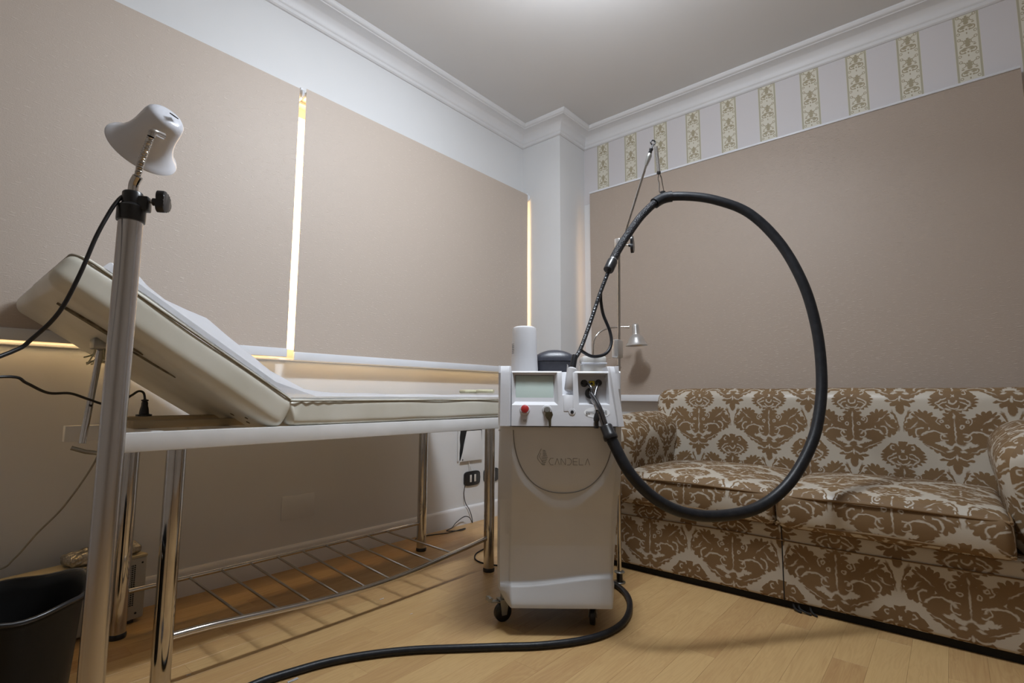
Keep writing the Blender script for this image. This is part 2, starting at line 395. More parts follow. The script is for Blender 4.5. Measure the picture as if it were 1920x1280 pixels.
def damask_mat():
    m = mat('brown_and_silver_damask', (.2, .1, .05), .5); t = m.node_tree; F = F_of(t)
    uvn = N(m, 'ShaderNodeUVMap'); nzc = N(m, 'ShaderNodeTexNoise'); nzc.inputs['Scale'].default_value = 55; nzc.inputs['Detail'].default_value = 1
    L(m, uvn.outputs[0], nzc.inputs['Vector'])
    sp = N(m, 'ShaderNodeSeparateXYZ'); L(m, uvn.outputs[0], sp.inputs[0])
    sc = N(m, 'ShaderNodeSeparateColor'); L(m, nzc.outputs['Color'], sc.inputs[0])
    P = .385
    u = (S(t, sp.outputs[0])-2.161)/P+(S(t, sc.outputs[0])-.5)*.035
    v = (S(t, sp.outputs[1])+.893)/P+(S(t, sc.outputs[1])-.5)*.035
    H = 1.36
    col = F('FLOOR', u*2+.5); odd = F('FRACT', col*.5)*2
    x0 = F('ABSOLUTE', u-col*.5)
    y0 = F('FRACT', (v+odd*(H/2))/H)*H
    y1 = F('FRACT', (v+(1-odd)*(H/2))/H)*H
    wid = F('COSINE', (y0-.5)*(2*PI/H))*.215+.25
    mine = F('LESS_THAN', x0, wid)
    x = x0*mine+(.5-x0)*(1-mine); y = y0*mine+y1*(1-mine)
    mm = motif(x, y, F)
    k = F('MINIMUM', F('MAXIMUM', mm/.008+.5, 0.0), 1.0)
    # worn, shiny streak variation
    n2 = N(m, 'ShaderNodeTexNoise'); n2.inputs['Scale'].default_value = 4; L(m, uvn.outputs[0], n2.inputs['Vector'])
    mb = N(m, 'ShaderNodeMix', data_type='RGBA'); mb.inputs[6].default_value = (.150, .085, .034, 1); mb.inputs[7].default_value = (.230, .140, .062, 1)
    L(m, n2.outputs[0], mb.inputs[0])
    mx = N(m, 'ShaderNodeMix', data_type='RGBA'); mx.inputs[6].default_value = (.50, .45, .375, 1)
    L(m, mb.outputs[2], mx.inputs[7]); L(m, k.s, mx.inputs[0]); L(m, mx.outputs[2], bsdf(m).inputs['Base Color'])
    r = k*.35+.36; L(m, r.s, bsdf(m).inputs['Roughness'])
    nb = N(m, 'ShaderNodeTexNoise'); nb.inputs['Scale'].default_value = 420; L(m, uvn.outputs[0], nb.inputs['Vector'])
    hh = S(t, nb.outputs[0])*.5+k*.6
    bp = N(m, 'ShaderNodeBump'); bp.inputs['Strength'].default_value = .5; bp.inputs['Distance'].default_value = .0012
    L(m, hh.s, bp.inputs['Height']); L(m, bp.outputs[0], bsdf(m).inputs['Normal'])
    return m
DAMASK = damask_mat()

def wallpaper_mat():
    m = mat('striped_ornament_wallpaper', (.7, .7, .7), .55); t = m.node_tree; F = F_of(t)
    tc = N(m, 'ShaderNodeTexCoord'); sp = N(m, 'ShaderNodeSeparateXYZ'); L(m, tc.outputs['Object'], sp.inputs[0])
    Y = S(t, sp.outputs[1]); Z = S(t, sp.outputs[2]); P = .2425
    ab = lambda a: F('ABSOLUTE', a); mx = lambda a, b: F('MAXIMUM', a, b); mn = lambda a, b: F('MINIMUM', a, b)
    st = (Y+.547)/P; x = ab(F('FRACT', st+.5)-.5)*P         # distance to the stripe axis, metres
    y = F('FRACT', Z/.125)*.125
    band = F('LESS_THAN', x, .052); inner = F('LESS_THAN', x, .040)
    line = F('LESS_THAN', ab(x-.046), .0045)
    def ell(cx, cy, a, b, lob=0, n=5):
        dx = (x-cx)/a; dy = (y-cy)/b; r = F('SQRT', dx*dx+dy*dy)
        if lob: return (1-lob+ab(F('SINE', F('ARCTAN2', dy, dx)*(n/2.)))*lob-r)
        return 1-r
    def ring(cx, cy, R, wd): 
        dx = x-cx; dy = y-cy
        return (wd-ab(F('SQRT', dx*dx+dy*dy)-R))*200
    o = ell(0, .085, .014, .022, .4, 7)
    for q in (ell(0, .066, .010, .010), ell(0, .028, .0045, .0045), ell(.013, .026, .005, .005), ell(0, .008, .003, .006), ell(.016, .040, .012, .006, .3, 5), ell(.010, .050, .012, .005)): o = mx(o, q)
    o = mx(o, mn(ring(.022, .036, .011, .0028), (x-.016)*200))
    o = mx(o, mn(ring(.028, .085, .014, .002), (.030-x)*200)); o = mx(o, ring(.033, .105, .006, .0018)); o = mx(o, ring(.034, .012, .006, .0018)); o = mx(o, ell(.027, .062, .006, .004))
    k = F('MINIMUM', mx(o*8+.5, 0.0), 1.0)*inner
    def mix(a, b, f):
        n = N(m, 'ShaderNodeMix', data_type='RGBA')
        for s_, i in ((a, 6), (b, 7)):
            if isinstance(s_, tuple): n.inputs[i].default_value = (*s_, 1)
            else: L(m, s_, n.inputs[i])
        L(m, f.s, n.inputs[0]); return n.outputs[2]
    c = mix((.66, .635, .645), (.70, .67, .57), band)
    c = mix(c, (.45, .42, .31), line); c = mix(c, (.34, .285, .17), k*.85)
    L(m, c, bsdf(m).inputs['Base Color']); return m
WPAPER = wallpaper_mat()

# ------------------------------------------------------------------ room shell
H_ = 2.985
XW, YW = -4.9, -4.3
def struct(name, bm_or_fn, m, parent=None, **k):
    bm = bmesh.new(); bm_or_fn(bm); o = finish(name, bm, m, parent, **k)
    if parent is None: o['kind'] = 'structure'
    return o
slab = struct('floor', lambda bm: a_box(bm, (XW, YW, -.12), (0.0, 0.0, -.0075)), WOOD)
AX0, AX1, AZ0, AZ1 = -3.95, -.42, 1.036, 2.40
def wA(bm):
    a_box(bm, (XW, 0, -.12), (.2, .2, AZ0)); a_box(bm, (XW, 0, AZ1), (.2, .2, 3.1))
    a_box(bm, (XW, 0, AZ0), (AX0, .2, AZ1)); a_box(bm, (AX1, 0, AZ0), (.2, .2, AZ1))
struct('wall_left', wA, WALL)
BY0, BY1, BZ0, BZ1 = -2.92, -.52, 1.15, 2.25
def wB(bm):
    a_box(bm, (0, YW, -.12), (.2, 0, BZ0)); a_box(bm, (0, YW, BZ1), (.2, 0, 3.1))
    a_box(bm, (0, YW, BZ0), (.2, BY0, BZ1)); a_box(bm, (0, BY1, BZ0), (.2, 0, BZ1))
wr = struct('wall_right', wB, WALL)
box('wallpaper', (-.002, YW, 2.40), (0.0, -.372, 2.90), WPAPER, wr)
struct('wall_column', lambda bm: a_box(bm, (-.34623, -.36867, 0), (0, 0, H_)), WALL)
struct('wall_back', lambda bm: a_box(bm, (XW, YW-.1, -.1), (.2, YW, 3.1)), BACKW)
struct('wall_front', lambda bm: a_box(bm, (XW-.1, YW-.1, -.1), (XW, .2, 3.1)), BACKW)
struct('ceiling', lambda bm: a_box(bm, (XW, YW, H_), (.2, .2, 3.1)), CEIL)

# laminate strips, one object each
def plank_mesh(Ln):
    bm = bmesh.new(); g = .00015
    a_box(bm, (0+g, 0+g, -.0075), (Ln-g, .0972-g, 0.0))
    es = [e for e in bm.edges if all(v.co.z > -.001 for v in e.verts)]
    bmesh.ops.bevel(bm, geom=es, offset=.0003, segments=1, affect='EDGES')
    me = bpy.data.meshes.new('laminate_strip'); bm.to_mesh(me); bm.free(); me.materials.append(WOOD); return me
PM = {}
row = 0
y = -1.897-.0972*11
while y < -.02:
    Ln = .70
    x = -1.661-((row*.2631) % .70 if row != 11 else 0)
    while x > -4.2: x -= Ln
    while x < 0:
        x0 = max(x, -4.3); x1 = min(x+Ln, 0.0); y1 = min(y+.0972, 0)
        l = round(x1-x0, 3)
        if l > .02:
            if l not in PM: PM[l] = plank_mesh(l)
            o = bpy.data.objects.new('laminate_strip', PM[l]); COL.objects.link(o); o.parent = slab; o.location = (x0, y, 0)
        x += Ln
    y += .0972; row += 1

# cornice, mitred around the column
PATH = [(XW, 0, 0, -1), (-.34623, 0, -1, -1), (-.34623, -.36867, -1, -1), (0, -.36867, -1, -1), (0, YW, -1, 0)]
def cornice(bm):
    prof = [(0, 2.862), (.010, 2.862), (.018, 2.868), (.020, 2.876), (.020, 2.884), (.026, 2.889)]
    for k in range(9):
        a = k/8*PI/2
        prof.append((.028+.082*(1-math.cos(a)), 2.893+.060*math.sin(a)))
    prof += [(.113, 2.957), (.120, 2.959), (.128, 2.964), (.131, 2.971), (.134, 2.975), (.134, H_+.001), (0, H_+.001)]
    rings = []
    for px, py, dx, dy in PATH: rings.append([bm.verts.new((px+dx*d, py+dy*d, z)) for d, z in prof])
    for a, b in zip(rings, rings[1:]):
        for k in range(len(prof)-1): bm.faces.new((a[k], a[k+1], b[k+1], b[k]))
struct('trim_cornice', cornice, PLASTER, ang=35)
def skirt(bm):
    prof = [(0, 0), (.016, 0), (.016, .098), (.013, .108), (.006, .1135), (0, .1135)]
    rings = []
    for px, py, dx, dy in PATH: rings.append([bm.verts.new((px+dx*d, py+dy*d, z)) for d, z in prof])
    for a, b in zip(rings, rings[1:]):
        for k in range(len(prof)-1): bm.faces.new((a[k], a[k+1], b[k+1], b[k]))
struct('baseboard_left', skirt, PLASTER)

# windows behind the blinds
w1 = struct('window_1', lambda bm: (a_box(bm, (AX0, .05, AZ0), (AX1, .09, AZ0+.05)), a_box(bm, (AX0, .05, AZ1-.05), (AX1, .09, AZ1)),
     [a_box(bm, (x_-.03, .05, AZ0), (x_+.03, .09, AZ1)) for x_ in (AX0+.03, -2.9, -1.55, AX1-.03)]), WHITE_PL)
box('window_pane', (AX0, .10, AZ0), (AX1, .106, AZ1), PANE1, w1)
w2 = struct('window_2', lambda bm: (a_box(bm, (.05, BY0, BZ0), (.09, BY1, BZ0+.05)), a_box(bm, (.05, BY0, BZ1-.05), (.09, BY1, BZ1)),
     [a_box(bm, (.05, y_-.03, BZ0), (.09, y_+.03, BZ1)) for y_ in (BY0+.03, -1.7, BY1-.03)]), WHITE_PL)
box('window_pane', (.10, BY0, BZ0), (.106, BY1, BZ1), PANE2, w2)
struct('trim_1', lambda bm: a_box(bm, (AX0-.03, -.018, AZ0-.012), (AX1+.02, .05, AZ0), .003), WHITE_PL)

# ------------------------------------------------------------------ roller blinds
def blind(axis, a0, a1, ztop, zb0, zb1, off, label, wheel=None, skew=0.0, rail=True):
    """axis 'x' runs along the left wall, 'y' along the right wall"""
    root = empty('roller_blind', ((a0+a1)/2 if axis == 'x' else -off, -off if axis == 'x' else (a0+a1)/2, ztop), label, 'blind', 'roller blinds over the windows')
    P = (lambda a, d, z: Vector((a, -d, z))) if axis == 'x' else (lambda a, d, z: Vector((-d, a, z)))
    bm = bmesh.new(); nx, nz = 40, 24; g = []
    for j in range(nz+1):
        z = zb1+(ztop-zb1)*j/nz
        rw = []
        for i in range(nx+1):
            a = a0+(a1-a0)*i/nx
            t = j/nz
            d = off+.004*math.sin(a*3.1+1.0)*(1-t)+.003*noise.noise(Vector((a*1.5, z*1.5, off)))*math.sin(PI*t)
            ed = .010*math.sin(PI*(1-t))*skew
            aa = a
            if i == 0: aa = a+ed
            rw.append((bm.verts.new(P(aa, d, z)), bm.verts.new(P(aa, d-.0015, z))))
        g.append(rw)
    for j in range(nz):
        for i in range(nx):
            for s_ in (0, 1):
                bm.faces.new((g[j][i][s_], g[j][i+1][s_], g[j+1][i+1][s_], g[j+1][i][s_]))
    for j in range(nz):
        for i in (0, nx): bm.faces.new((g[j][i][0], g[j+1][i][0], g[j+1][i][1], g[j][i][1]))
    for i in range(nx):
        for j in (0, nz): bm.faces.new((g[j][i][0], g[j][i+1][0], g[j][i+1][1], g[j][i][1]))
    finish('fabric', bm, BLIND if axis == 'x' else BLIND_B, root)
    bm = bmesh.new()
    lo_, hi_ = P(a0, off-.006, zb0), P(a1, off+.009, zb1+.001)
    a_box(bm, [min(lo_[k], hi_[k]) for k in range(3)], [max(lo_[k], hi_[k]) for k in range(3)], .003, 2)
    finish('bottom_bar', bm, WHITE_PL, root)
    bm = bmesh.new()
    lo_, hi_ = P(a0, .002, ztop-.045), P(a1, off-.008, ztop-.008)
    a_box(bm, [min(lo_[k], hi_[k]) for k in range(3)], [max(lo_[k], hi_[k]) for k in range(3)], .012, 3)
    finish('roller_tube', bm, ALU, root)
    if rail:
        bm = bmesh.new()
        lo_, hi_ = P(a0, .001, ztop-.004), P(a1, off+.008, ztop+.010)
        a_box(bm, [min(lo_[k], hi_[k]) for k in range(3)], [max(lo_[k], hi_[k]) for k in range(3)], .003, 2)
        finish('head_rail', bm, WHITE_PL, root)
    if wheel is not None:
        wx = wheel
        wb = lathe('chain_wheel', [(0, -.006), (.024, -.006), (.026, -.004), (.022, 0), (.026, .004), (.024, .006), (0, .006)], WHITE_PL, root, origin=(wx, -off+.012, ztop-.022), axis=(1, 0, 0))
        box('bracket', (wx-.010, -off+.002, ztop-.05), (wx+.004, -.001, ztop+.012), WHITE_PL, root, .003)
    return root
blind('x', -4.35, -2.262, 2.436, 1.037, 1.078, .07, 'beige roller blind at the far left, partly behind the raised backrest', wheel=-2.247, skew=0, rail=False)
blind('x', -2.226, -.370, 2.452, 1.024, 1.064, .07, 'beige roller blind between the bright slit and the white column', wheel=-.362, rail=False)
blind('y', -2.905, -.462, 2.452, .820, .864, .07, 'wide beige roller blind on the wall behind the patterned sofa')

# ------------------------------------------------------------------ wall fittings
def fit_plate():
    o = box('cover_plate', (-2.215, -.007, .238), (-2.045, 0, .352), WALL, None, .002)
    setp(o, 'blank white cover plate low on the wall under the couch', 'plate')
fit_plate()
t = empty('wall_panel', (-.90, 0, .42), 'white wall panel hanging open over a black hole, above the black socket', 'panel')
box('hole', (-1.01, -.004, .42), (-.80, .0, .66), DARK, t)
bm = bmesh.new()
Mp = Matrix.Translation(Vector((-1.020, -.012, .412))) @ Matrix.Rotation(math.radians(-4), 4, 'X')
a_prism(bm, [(.004, 0), (.215, 0), (.215, .245), (.085, .245), (.062, .17), (.030, .06)], 0, .006, Mp @ Matrix.Rotation(PI/2, 4, 'X'), .001)
finish('panel_board', bm, WALL, t)
bm = bmesh.new(); a_prism(bm, [(0, 0), (.010, 0), (.018, .10), (.013, .15), (.026, .24), (0, .24)], 0, .007, Matrix.Translation(Vector((-1.035, -.0045, .42))) @ Matrix.Rotation(PI/2, 4, 'X'))
finish('broken_edge', bm, WALL, t)
for x_, z_ in ((-1.0, .425), (-.965, .64)):
    lathe('screw', cyl(.004, 0, .003, .0005), DARK, t, origin=(x_, -.020, z_), axis=(0, -1, 0), seg=10)
def socket(x, label):
    t = empty('wall_socket', (x, 0, .29), label, 'socket')
    bm = bmesh.new(); pl = []
    for k in range(32):
        a = 2*PI*k/32; c, s = math.cos(a), math.sin(a)
        pl.append((.070*math.copysign(abs(c)**.45, c)*(1+.10*(1-s*s)), .048*math.copysign(abs(s)**.35, s)))
    Ms = Matrix.Translation(Vector((x, 0, .292))) @ Matrix.Rotation(PI/2, 4, 'X')
    a_prism(bm, pl, 0, .010, Ms, .003); finish('face_plate', bm, BLACK, t)
    for dx in (-.018, .024): box('module', (x+dx-.008, -.0125, .268), (x+dx+.008, -.0095, .316), TISSUE, t, .001)
    return t
socket(-.893, 'black wall socket with two pale modules under the hanging wall panel')
socket(-.700, 'black wall socket half hidden by the far right couch leg')
tube('panel_cord', [(-.934, -.012, .407), (-.928, -.018, .375), (-.912, -.016, .342)], .0022, TISSUE)
setp(bpy.data.objects['panel_cord'], 'short pale cord between the hanging wall panel and the socket', 'cord')
o = tube('cable', [(-.965, -.014, .265), (-.972, -.008, .20), (-.968, -.02, .14), (-.945, -.030, .100), (-.92, -.03, .05), (-.92, -.04, .006), (-.965, -.055, .05), (-1.0, -.04, .058), (-1.06, -.03, .03), (-1.10, -.035, .006), (-1.17, -.06, .0035), (-1.10, -.12, .0035), (-1.05, -.10, .0035), (-1.20, -.10, .0035), (-1.33, -.05, .0035), (-1.42, -.06, .0035)], .0027, BLACK)
setp(o, 'thin dark cord falling from the socket and looping along the skirting', 'cord')
o = tube('cable', [(-1.27, -.50, .004), (-1.34, -.515, .004), (-1.40, -.54, .004), (-1.46, -.60, .004), (-1.475, -.68, .004), (-1.44, -.78, .004), (-1.34, -.95, .004)], .0035, DARK)
setp(o, 'thin dark cord curving on the floor around the far right couch leg', 'cord')

# ------------------------------------------------------------------ treatment couch
bed = empty('treatment_couch', (-2.2, -.51, 0), 'cream vinyl treatment couch with raised backrest and chrome legs along the window wall', 'couch')
def leg(x, y):
    bm = bmesh.new(); a_lathe(bm, [(0, .012), (.026, .012), (.026, .688), (0, .688)], (x, y, 0), seg=32)
    o = finish('leg', bm, CHROME, bed)
    bm = bmesh.new(); a_lathe(bm, [(0, 0), (.0275, 0), (.0285, .004), (.0285, .014), (.026, .018), (0, .018)], (x, y, 0), seg=32)
    f = finish('foot_cap', bm, BLACK, o); return o
for x_, y_ in ((-2.915, -.764), (-2.905, -.255), (-1.535, -.764), (-1.537, -.255)): leg(x_, y_)
for y_, x0 in ((-.785, -3.075), (-.255, -3.10)):
    box('side_rail', (x0, y_-.017, .690), (-1.34, y_+.017, .744), FRAME_W, bed, .002)
for x_ in (-1.36,): box('end_rail', (x_-.017, -.768, .692), (x_+.017, -.272, .742), FRAME_W, bed, .002)
box('timber_slat', (-2.99, -.60, .744), (-2.60, -.53, .768), WOOD_SLAT, bed, .002)
box('timber_slat', (-2.99, -.45, .744), (-2.60, -.37, .776), WOOD_SLAT, bed, .002)
for x_ in (-2.72, -2.96): box('cross_bar', (x_-.015, -.768, .715), (x_+.015, -.272, .743), FRAME_W, bed, .002)
# shelf rack
tube('shelf_rail', [(-2.905, -.255, .150), (-1.537, -.255, .150)], .0085, CHROME, bed, smooth=False, seg=16)
FR = [(-2.905, .150), (-2.80, .146), (-2.69, .137), (-2.578, .127), (-2.466, .118), (-2.351, .111), (-2.236, .108), (-2.125, .109), (-2.018, .114), (-1.903, .123), (-1.783, .135), (-1.65, .148), (-1.535, .160)]
tube('shelf_rail', [(x_, -.764, z_) for x_, z_ in FR], .0105, CHROME, bed, seg=16, n=4)
for k in range(9):
    x_ = -2.688+k*.1138
    zf = next(z0+(z1-z0)*(x_-xa)/(xb-xa) for (xa, z0), (xb, z1) in zip(FR, FR[1:]) if xa <= x_ <= xb)
    tube('shelf_rung', [(x_, -.255, .150), (x_+.002, -.764, zf)], .0048, CHROME, bed, smooth=False, seg=10)
# prop rod
prop = tube('prop_rod', [(-3.060, -.46, 1.005), (-3.092, -.50, .70)], .0095, CHROME, bed, smooth=False, seg=14)
tube('cross_pin', [(-3.120, -.515, .690), (-3.086, -.52, .676), (-3.045, -.525, .668)], .0065, DULL, prop, smooth=False, seg=10)
box('hinge_block', (-3.085, -.49, .995), (-3.035, -.43, 1.03), DULL, prop, .006)
# padded surfaces
def wrinkle(sc, amp):
    return lambda P: Vector((0, noise.noise(P*sc)*amp*.6, noise.noise(P*sc+Vector((5, 3, 1)))*amp))
def creases(P):
    # vinyl gathers at the hinge end
    k = math.exp(-max(0, P.x+.62)*9); s = math.sin(P.x*150+P.z*70)
    w_ = noise.noise(P*4.0)*.004
    return Vector((0, (k*s*.004+w_)*(-1 if P.y < 0 else 1), noise.noise(P*6)*.0025+noise.noise(P*1.7)*.004))
seat = rbox('seat_pad', (-1.963, -.45, .792), (.632, .352, .047), .022, .022, VINYL, bed, crown=.004, disp=creases)
def ring_path(cx, cy, hx, hy, z, r, n=5):
    pts = []
    for sx, sy, a0 in ((1, 1, 0), (-1, 1, PI/2), (-1, -1, PI), (1, -1, 3*PI/2)):
        for k in range(n+1):
            a = a0+k/n*PI/2; pts.append(Vector((cx+sx*(hx-r)+r*math.cos(a), cy+sy*(hy-r)+r*math.sin(a), z)))
    pts.append(pts[0].copy()); return pts
bm = bmesh.new(); a_tube(bm, [p+Vector((0, 0, noise.noise(Vector(p)*1.7)*.003)) for p in ring_path(-1.963, -.45, .632, .3525, .831, .02)], .0032, seg=8, smooth=False)
finish('piping', bm, WELT, seat)
# backrest: local frame, x along the length (hinge -> head), z normal to the pad
A = math.radians(33.6); hinge = Vector((-2.604, -.45, .772))
ex = Vector((-math.cos(A), 0, math.sin(A))); ez = Vector((math.sin(A), 0, math.cos(A)))
MB_ = Matrix(((ex.x, 0, ez.x, hinge.x), (0, 1, 0, hinge.y), (ex.z, 0, ez.z, hinge.z), (0, 0, 0, 1)))
def bpad_disp(P):
    head = max(0, (P.x-.18)/.2)
    return Vector((noise.noise(P*3)*.008*head, noise.noise(P*4)*.004*(-1 if P.y < 0 else 1), noise.noise(P*2.2)*.006+(-.010*head if P.z > 0 else 0)))
back = rbox('backrest_pad', (0, 0, 0), (.380, .352, .062), .040, .022, VINYL, None, crown=.004, disp=bpad_disp)
back.name = 'backrest_pad'
back.data.transform(MB_ @ Matrix.Translation(Vector((.370, 0, .013)))); back.data.transform(Matrix.Translation(-bed.location)); back.parent = bed
bm = bmesh.new(); a_tube(bm, [MB_ @ (p+Vector((.370, 0, 0))+Vector((0, 0, -.012*max(0, (p.x-.2)/.18)))) for p in ring_path(0, 0, .376, .351, .060, .05)], .0034, seg=8, smooth=False)
finish('piping', bm, WELT, back)
for (xa, ya, ln, wd) in ((.56, -.20, .24, .03), (.40, -.185, .14, .018), (.10, -.19, .016, .014), (.05, -.22, .014, .014), (.08, -.265, .012, .010)):
    bm = bmesh.new(); pl = []
    for k in range(14):
        a = 2*PI*k/14; rr = 1+.35*noise.noise(Vector((k*1.7, xa*9, 0)))
        pl.append((xa+ln/2*math.cos(a)*rr, ya+wd/2*math.sin(a)*rr+.08*ln*math.cos(a)))
    a_prism(bm, pl, -.0535, -.0475, MB_)
    finish('split_seam', bm, DAMP, back)
bm = bmesh.new(); random.seed(3)
for k in range(16):
    p0 = MB_ @ Vector((.50+random.uniform(-.02, .02), random.uniform(-.02, .05), -.055)); a_tube(bm, [p0, p0+Vector((random.uniform(-.02, .02), random.uniform(-.02, .02), -random.uniform(.02, .045))), p0+Vector((random.uniform(-.03, .03), random.uniform(-.03, .03), -random.uniform(.04, .07)))], .0025, seg=5, n=3)
finish('torn_foam', bm, GLOVE, back)
box('hinge_plate', (-2.66, -.60, .742), (-2.54, -.42, .750), DULL, bed, .001)
# white paper sheet draped over the couch
def sheet():
    bm = bmesh.new(); nu, nv = 110, 22; g = []
    for i in range(nu+1):
        s_ = i/nu; rw = []
        for j in range(nv+1):
            t_ = j/nv; yy = -.795+.66*t_; edge = min(1, t_*6)**.8
            if s_ < .60:
                x_ = -1.36-1.15*(s_/.60); base = Vector((x_, 0, .8435)); nn = Vector((0, 0, 1))
                lift = .003+edge*(.008+.014*abs(noise.noise(Vector((x_*5, yy*5, 2)))))
                if x_ < -2.34: lift += .050*min(1, (-2.34-x_)/.26)**1.5*edge
            else:
                q = .10+(s_-.60)/.40*.57; base = MB_ @ Vector((q, 0, .0785)); nn = ez
                lift = .003+edge*.004*abs(noise.noise(Vector((q*7, yy*6, 8))))
                KP = [(0, .048), (.10, .052), (.25, .062), (.37, .070), (.43, .055), (.50, .036), (.56, .040), (.60, .052), (.63, .050), (.70, .015)]
                for (qa, la), (qb, lb) in zip(KP, KP[1:]):
                    if qa <= q <= qb: lift += edge*(la+(lb-la)*(q-qa)/(qb-qa)); break
            p = base+nn*lift; p.y = yy; rw.append(bm.verts.new(p))
        g.append(rw)
    for i in range(nu):
        for j in range(nv): bm.faces.new((g[i][j], g[i+1][j], g[i+1][j+1], g[i][j+1]))
    bmesh.ops.solidify(bm, geom=bm.faces[:], thickness=.0008)
    return finish('couch_sheet', bm, SHEET, None, ang=80)
setp(sheet(), 'white paper sheet spread along the top of the cream couch', 'sheet')
bm = bmesh.new(); a_tube(bm, [(-1.43, -.69, .876), (-1.45, -.60, .877), (-1.38, -.52, .876), (-1.45, -.50, .876), (-1.41, -.42, .876)], .010, seg=10, n=5)
setp(finish('cloth', bm, GLOVE), 'small crumpled cream cloth on the far end of the couch beside the machine', 'cloth')

# plug resting on the timber and its cord, lamp cord
plug = empty('power_plug', (-2.916, -.41, .776), 'black power plug standing upright on the timber under the backrest', 'plug')
lathe('plug_body', [(0, 0), (.024, 0), (.024, .006), (.015, .008), (.013, .024), (.010, .036), (.010, .046), (.008, .050), (.011, .052), (.011, .056), (.0045, .058), (0, .060)], BLACK, plug, origin=(-2.916, -.41, .7765), seg=16)
tube('plug_cord', [(-2.916, -.41, .832), (-2.922, -.412, .856), (-2.940, -.425, .862), (-2.965, -.452, .848), (-2.99, -.47, .834), (-3.042, -.511, .819), (-3.098, -.557, .836), (-3.146, -.59, .853), (-3.201, -.64, .854), (-3.252, -.693, .879), (-3.287, -.732, .894), (-3.40, -.78, .88)], .0038, BLACK, plug)
o = tube('thin_grey_cord', [(-3.027, -.44, .690), (-3.04, -.36, .603), (-3.087, -.28, .479), (-3.137, -.21, .391), (-3.18, -.16, .311), (-3.22, -.12, .275), (-3.4, -.10, .27)], .0030, DULL)
setp(o, 'thin grey cord slanting down from the couch frame to the floor device', 'cord'); o.name = 'thin_cord'

# ------------------------------------------------------------------ foreground lamp on the steel pole
fl = empty('examination_lamp', (-3.169, -1.206, 0), 'white bell-shaped lamp on a thick steel pole in front of the couch', 'lamp')
PX, PY = -3.169, -1.206
lathe('pole', [(0, .03), (.0228, .03), (.0228, 1.235), (0, 1.235)], STEEL, fl, origin=(PX, PY, 0), seg=40)
lathe('base', [(0, 0), (.10, 0), (.105, .006), (.10, .016), (.03, .030), (0, .032)], STEEL, fl, origin=(PX, PY, 0), seg=40)
col = lathe('collar', [(0, 1.225), (.0262, 1.225), (.0268, 1.229), (.0268, 1.257), (.024, 1.260), (.0195, 1.264), (.0195, 1.288), (.0175, 1.291), (0, 1.291)], BLACK, fl, origin=(PX, PY, 0), seg=32)
kd = Vector((.80, -.60, 0)).normalized()
tube('clamp_bolt', [Vector((PX, PY, 1.273))+kd*.015, Vector((PX, PY, 1.273))+kd*.048], .0035, CHROME, col, smooth=False)
def knob(name, origin, axis, parent, R=.021, n=3, h=.016, m=BLACK):
    bm = bmesh.new(); pl = []
    for k in range(48):
        a = 2*PI*k/48; rr = R*(.70+.30*(0.5+0.5*math.cos(n*a))**.7); pl.append((rr*math.cos(a), rr*math.sin(a)))
    Mk = Matrix.Translation(Vector(origin)) @ frame_from(axis)
    a_prism(bm, pl, .012, .012+h, Mk, .004)
    a_lathe(bm, [(0, 0), (.0085, 0), (.0085, .014), (0, .014)], origin, axis, 16)
    return finish(name, bm, m, parent)
knob('clamp_knob', Vector((PX, PY, 1.273))+kd*.040, kd, col, .026, 3, .016)
box('clamp_lug', (-.010, -.012, -.016), (.012, .012, .016), BLACK, col, .003, M=Matrix.Translation(Vector((PX, PY, 1.266))+kd*.022) @ Matrix.Rotation(math.atan2(kd.y, kd.x), 4, 'Z'))
gn = [(-3.169, -1.206, 1.285), (-3.170, -1.211, 1.307), (-3.167, -1.222, 1.325), (-3.166, -1.227, 1.342), (-3.164, -1.232, 1.359), (-3.160, -1.241, 1.385), (-3.157, -1.256, 1.407)]
tube('lower_sleeve', [gn[0], gn[1], (-3.1665, -1.222, 1.324)], .0098, CHROME, fl, seg=18)
bm = bmesh.new(); P_ = smooth_path(gn[1:], 14); Pd = []
a_tube(bm, P_, .0072, smooth=False, seg=18, radii=lambda t_: .0068+.0008*math.sin(t_*2*PI*26))
finish('gooseneck', bm, CHROME, fl)
# bell shade: axis points down-left and a little away
A_ = Vector((-3.122, -1.232, 1.481))+(Vector((-3.122, -1.232, 1.481))-CAM)*.010; B_ = CAM+(Vector((-3.163, -1.190, 1.384))-CAM)*1.062; ax = (B_-A_).normalized(); sh_c = A_+ax*.035
top = sh_c-ax*.030
prof = [(0, 0), (.022, .0), (.032, .003), (.039, .010), (.0415, .020), (.043, .035), (.0445, .050), (.047, .065), (.051, .079), (.058, .093), (.068, .106), (.075, .112), (.0765, .115), (.074, .1165), (.066, .109), (.055, .094), (.048, .079), (.044, .062), (.040, .035), (.036, .014), (.02, .006), (0, .005)]
shade = lathe('lamp_shade', prof, LAMPWHITE, fl, origin=top-ax*.005, axis=ax, seg=56)
vent = bmesh.new()
for k in range(5):
    c_ = top-ax*.007+Rv*(.002*k+.008)+Uv*(-.0015*k)
    a_tube(vent, [c_-Fv*.008, c_+Fv*.008], .0012, seg=6, smooth=False)
finish('vent_slots', vent, DARK, shade)
tube('shade_spigot', [Vector(gn[-1]), Vector(gn[-1])+Uv*.012+Rv*.003+Fv*.004, Vector(gn[-1])+Uv*.014+Rv*.006+Fv*.030], .0078, CHROME, fl, n=4)
tube('lamp_cord', [(-3.172, -1.188, 1.282), (-3.185, -1.200, 1.279), (-3.198, -1.212, 1.258), (-3.21, -1.218, 1.229), (-3.23, -1.232, 1.17), (-3.251, -1.24, 1.087), (-3.275, -1.229, 1.009), (-3.308, -1.213, .955), (-3.336, -1.222, .927), (-3.45, -1.30, .86)], .0040, BLACK, fl)

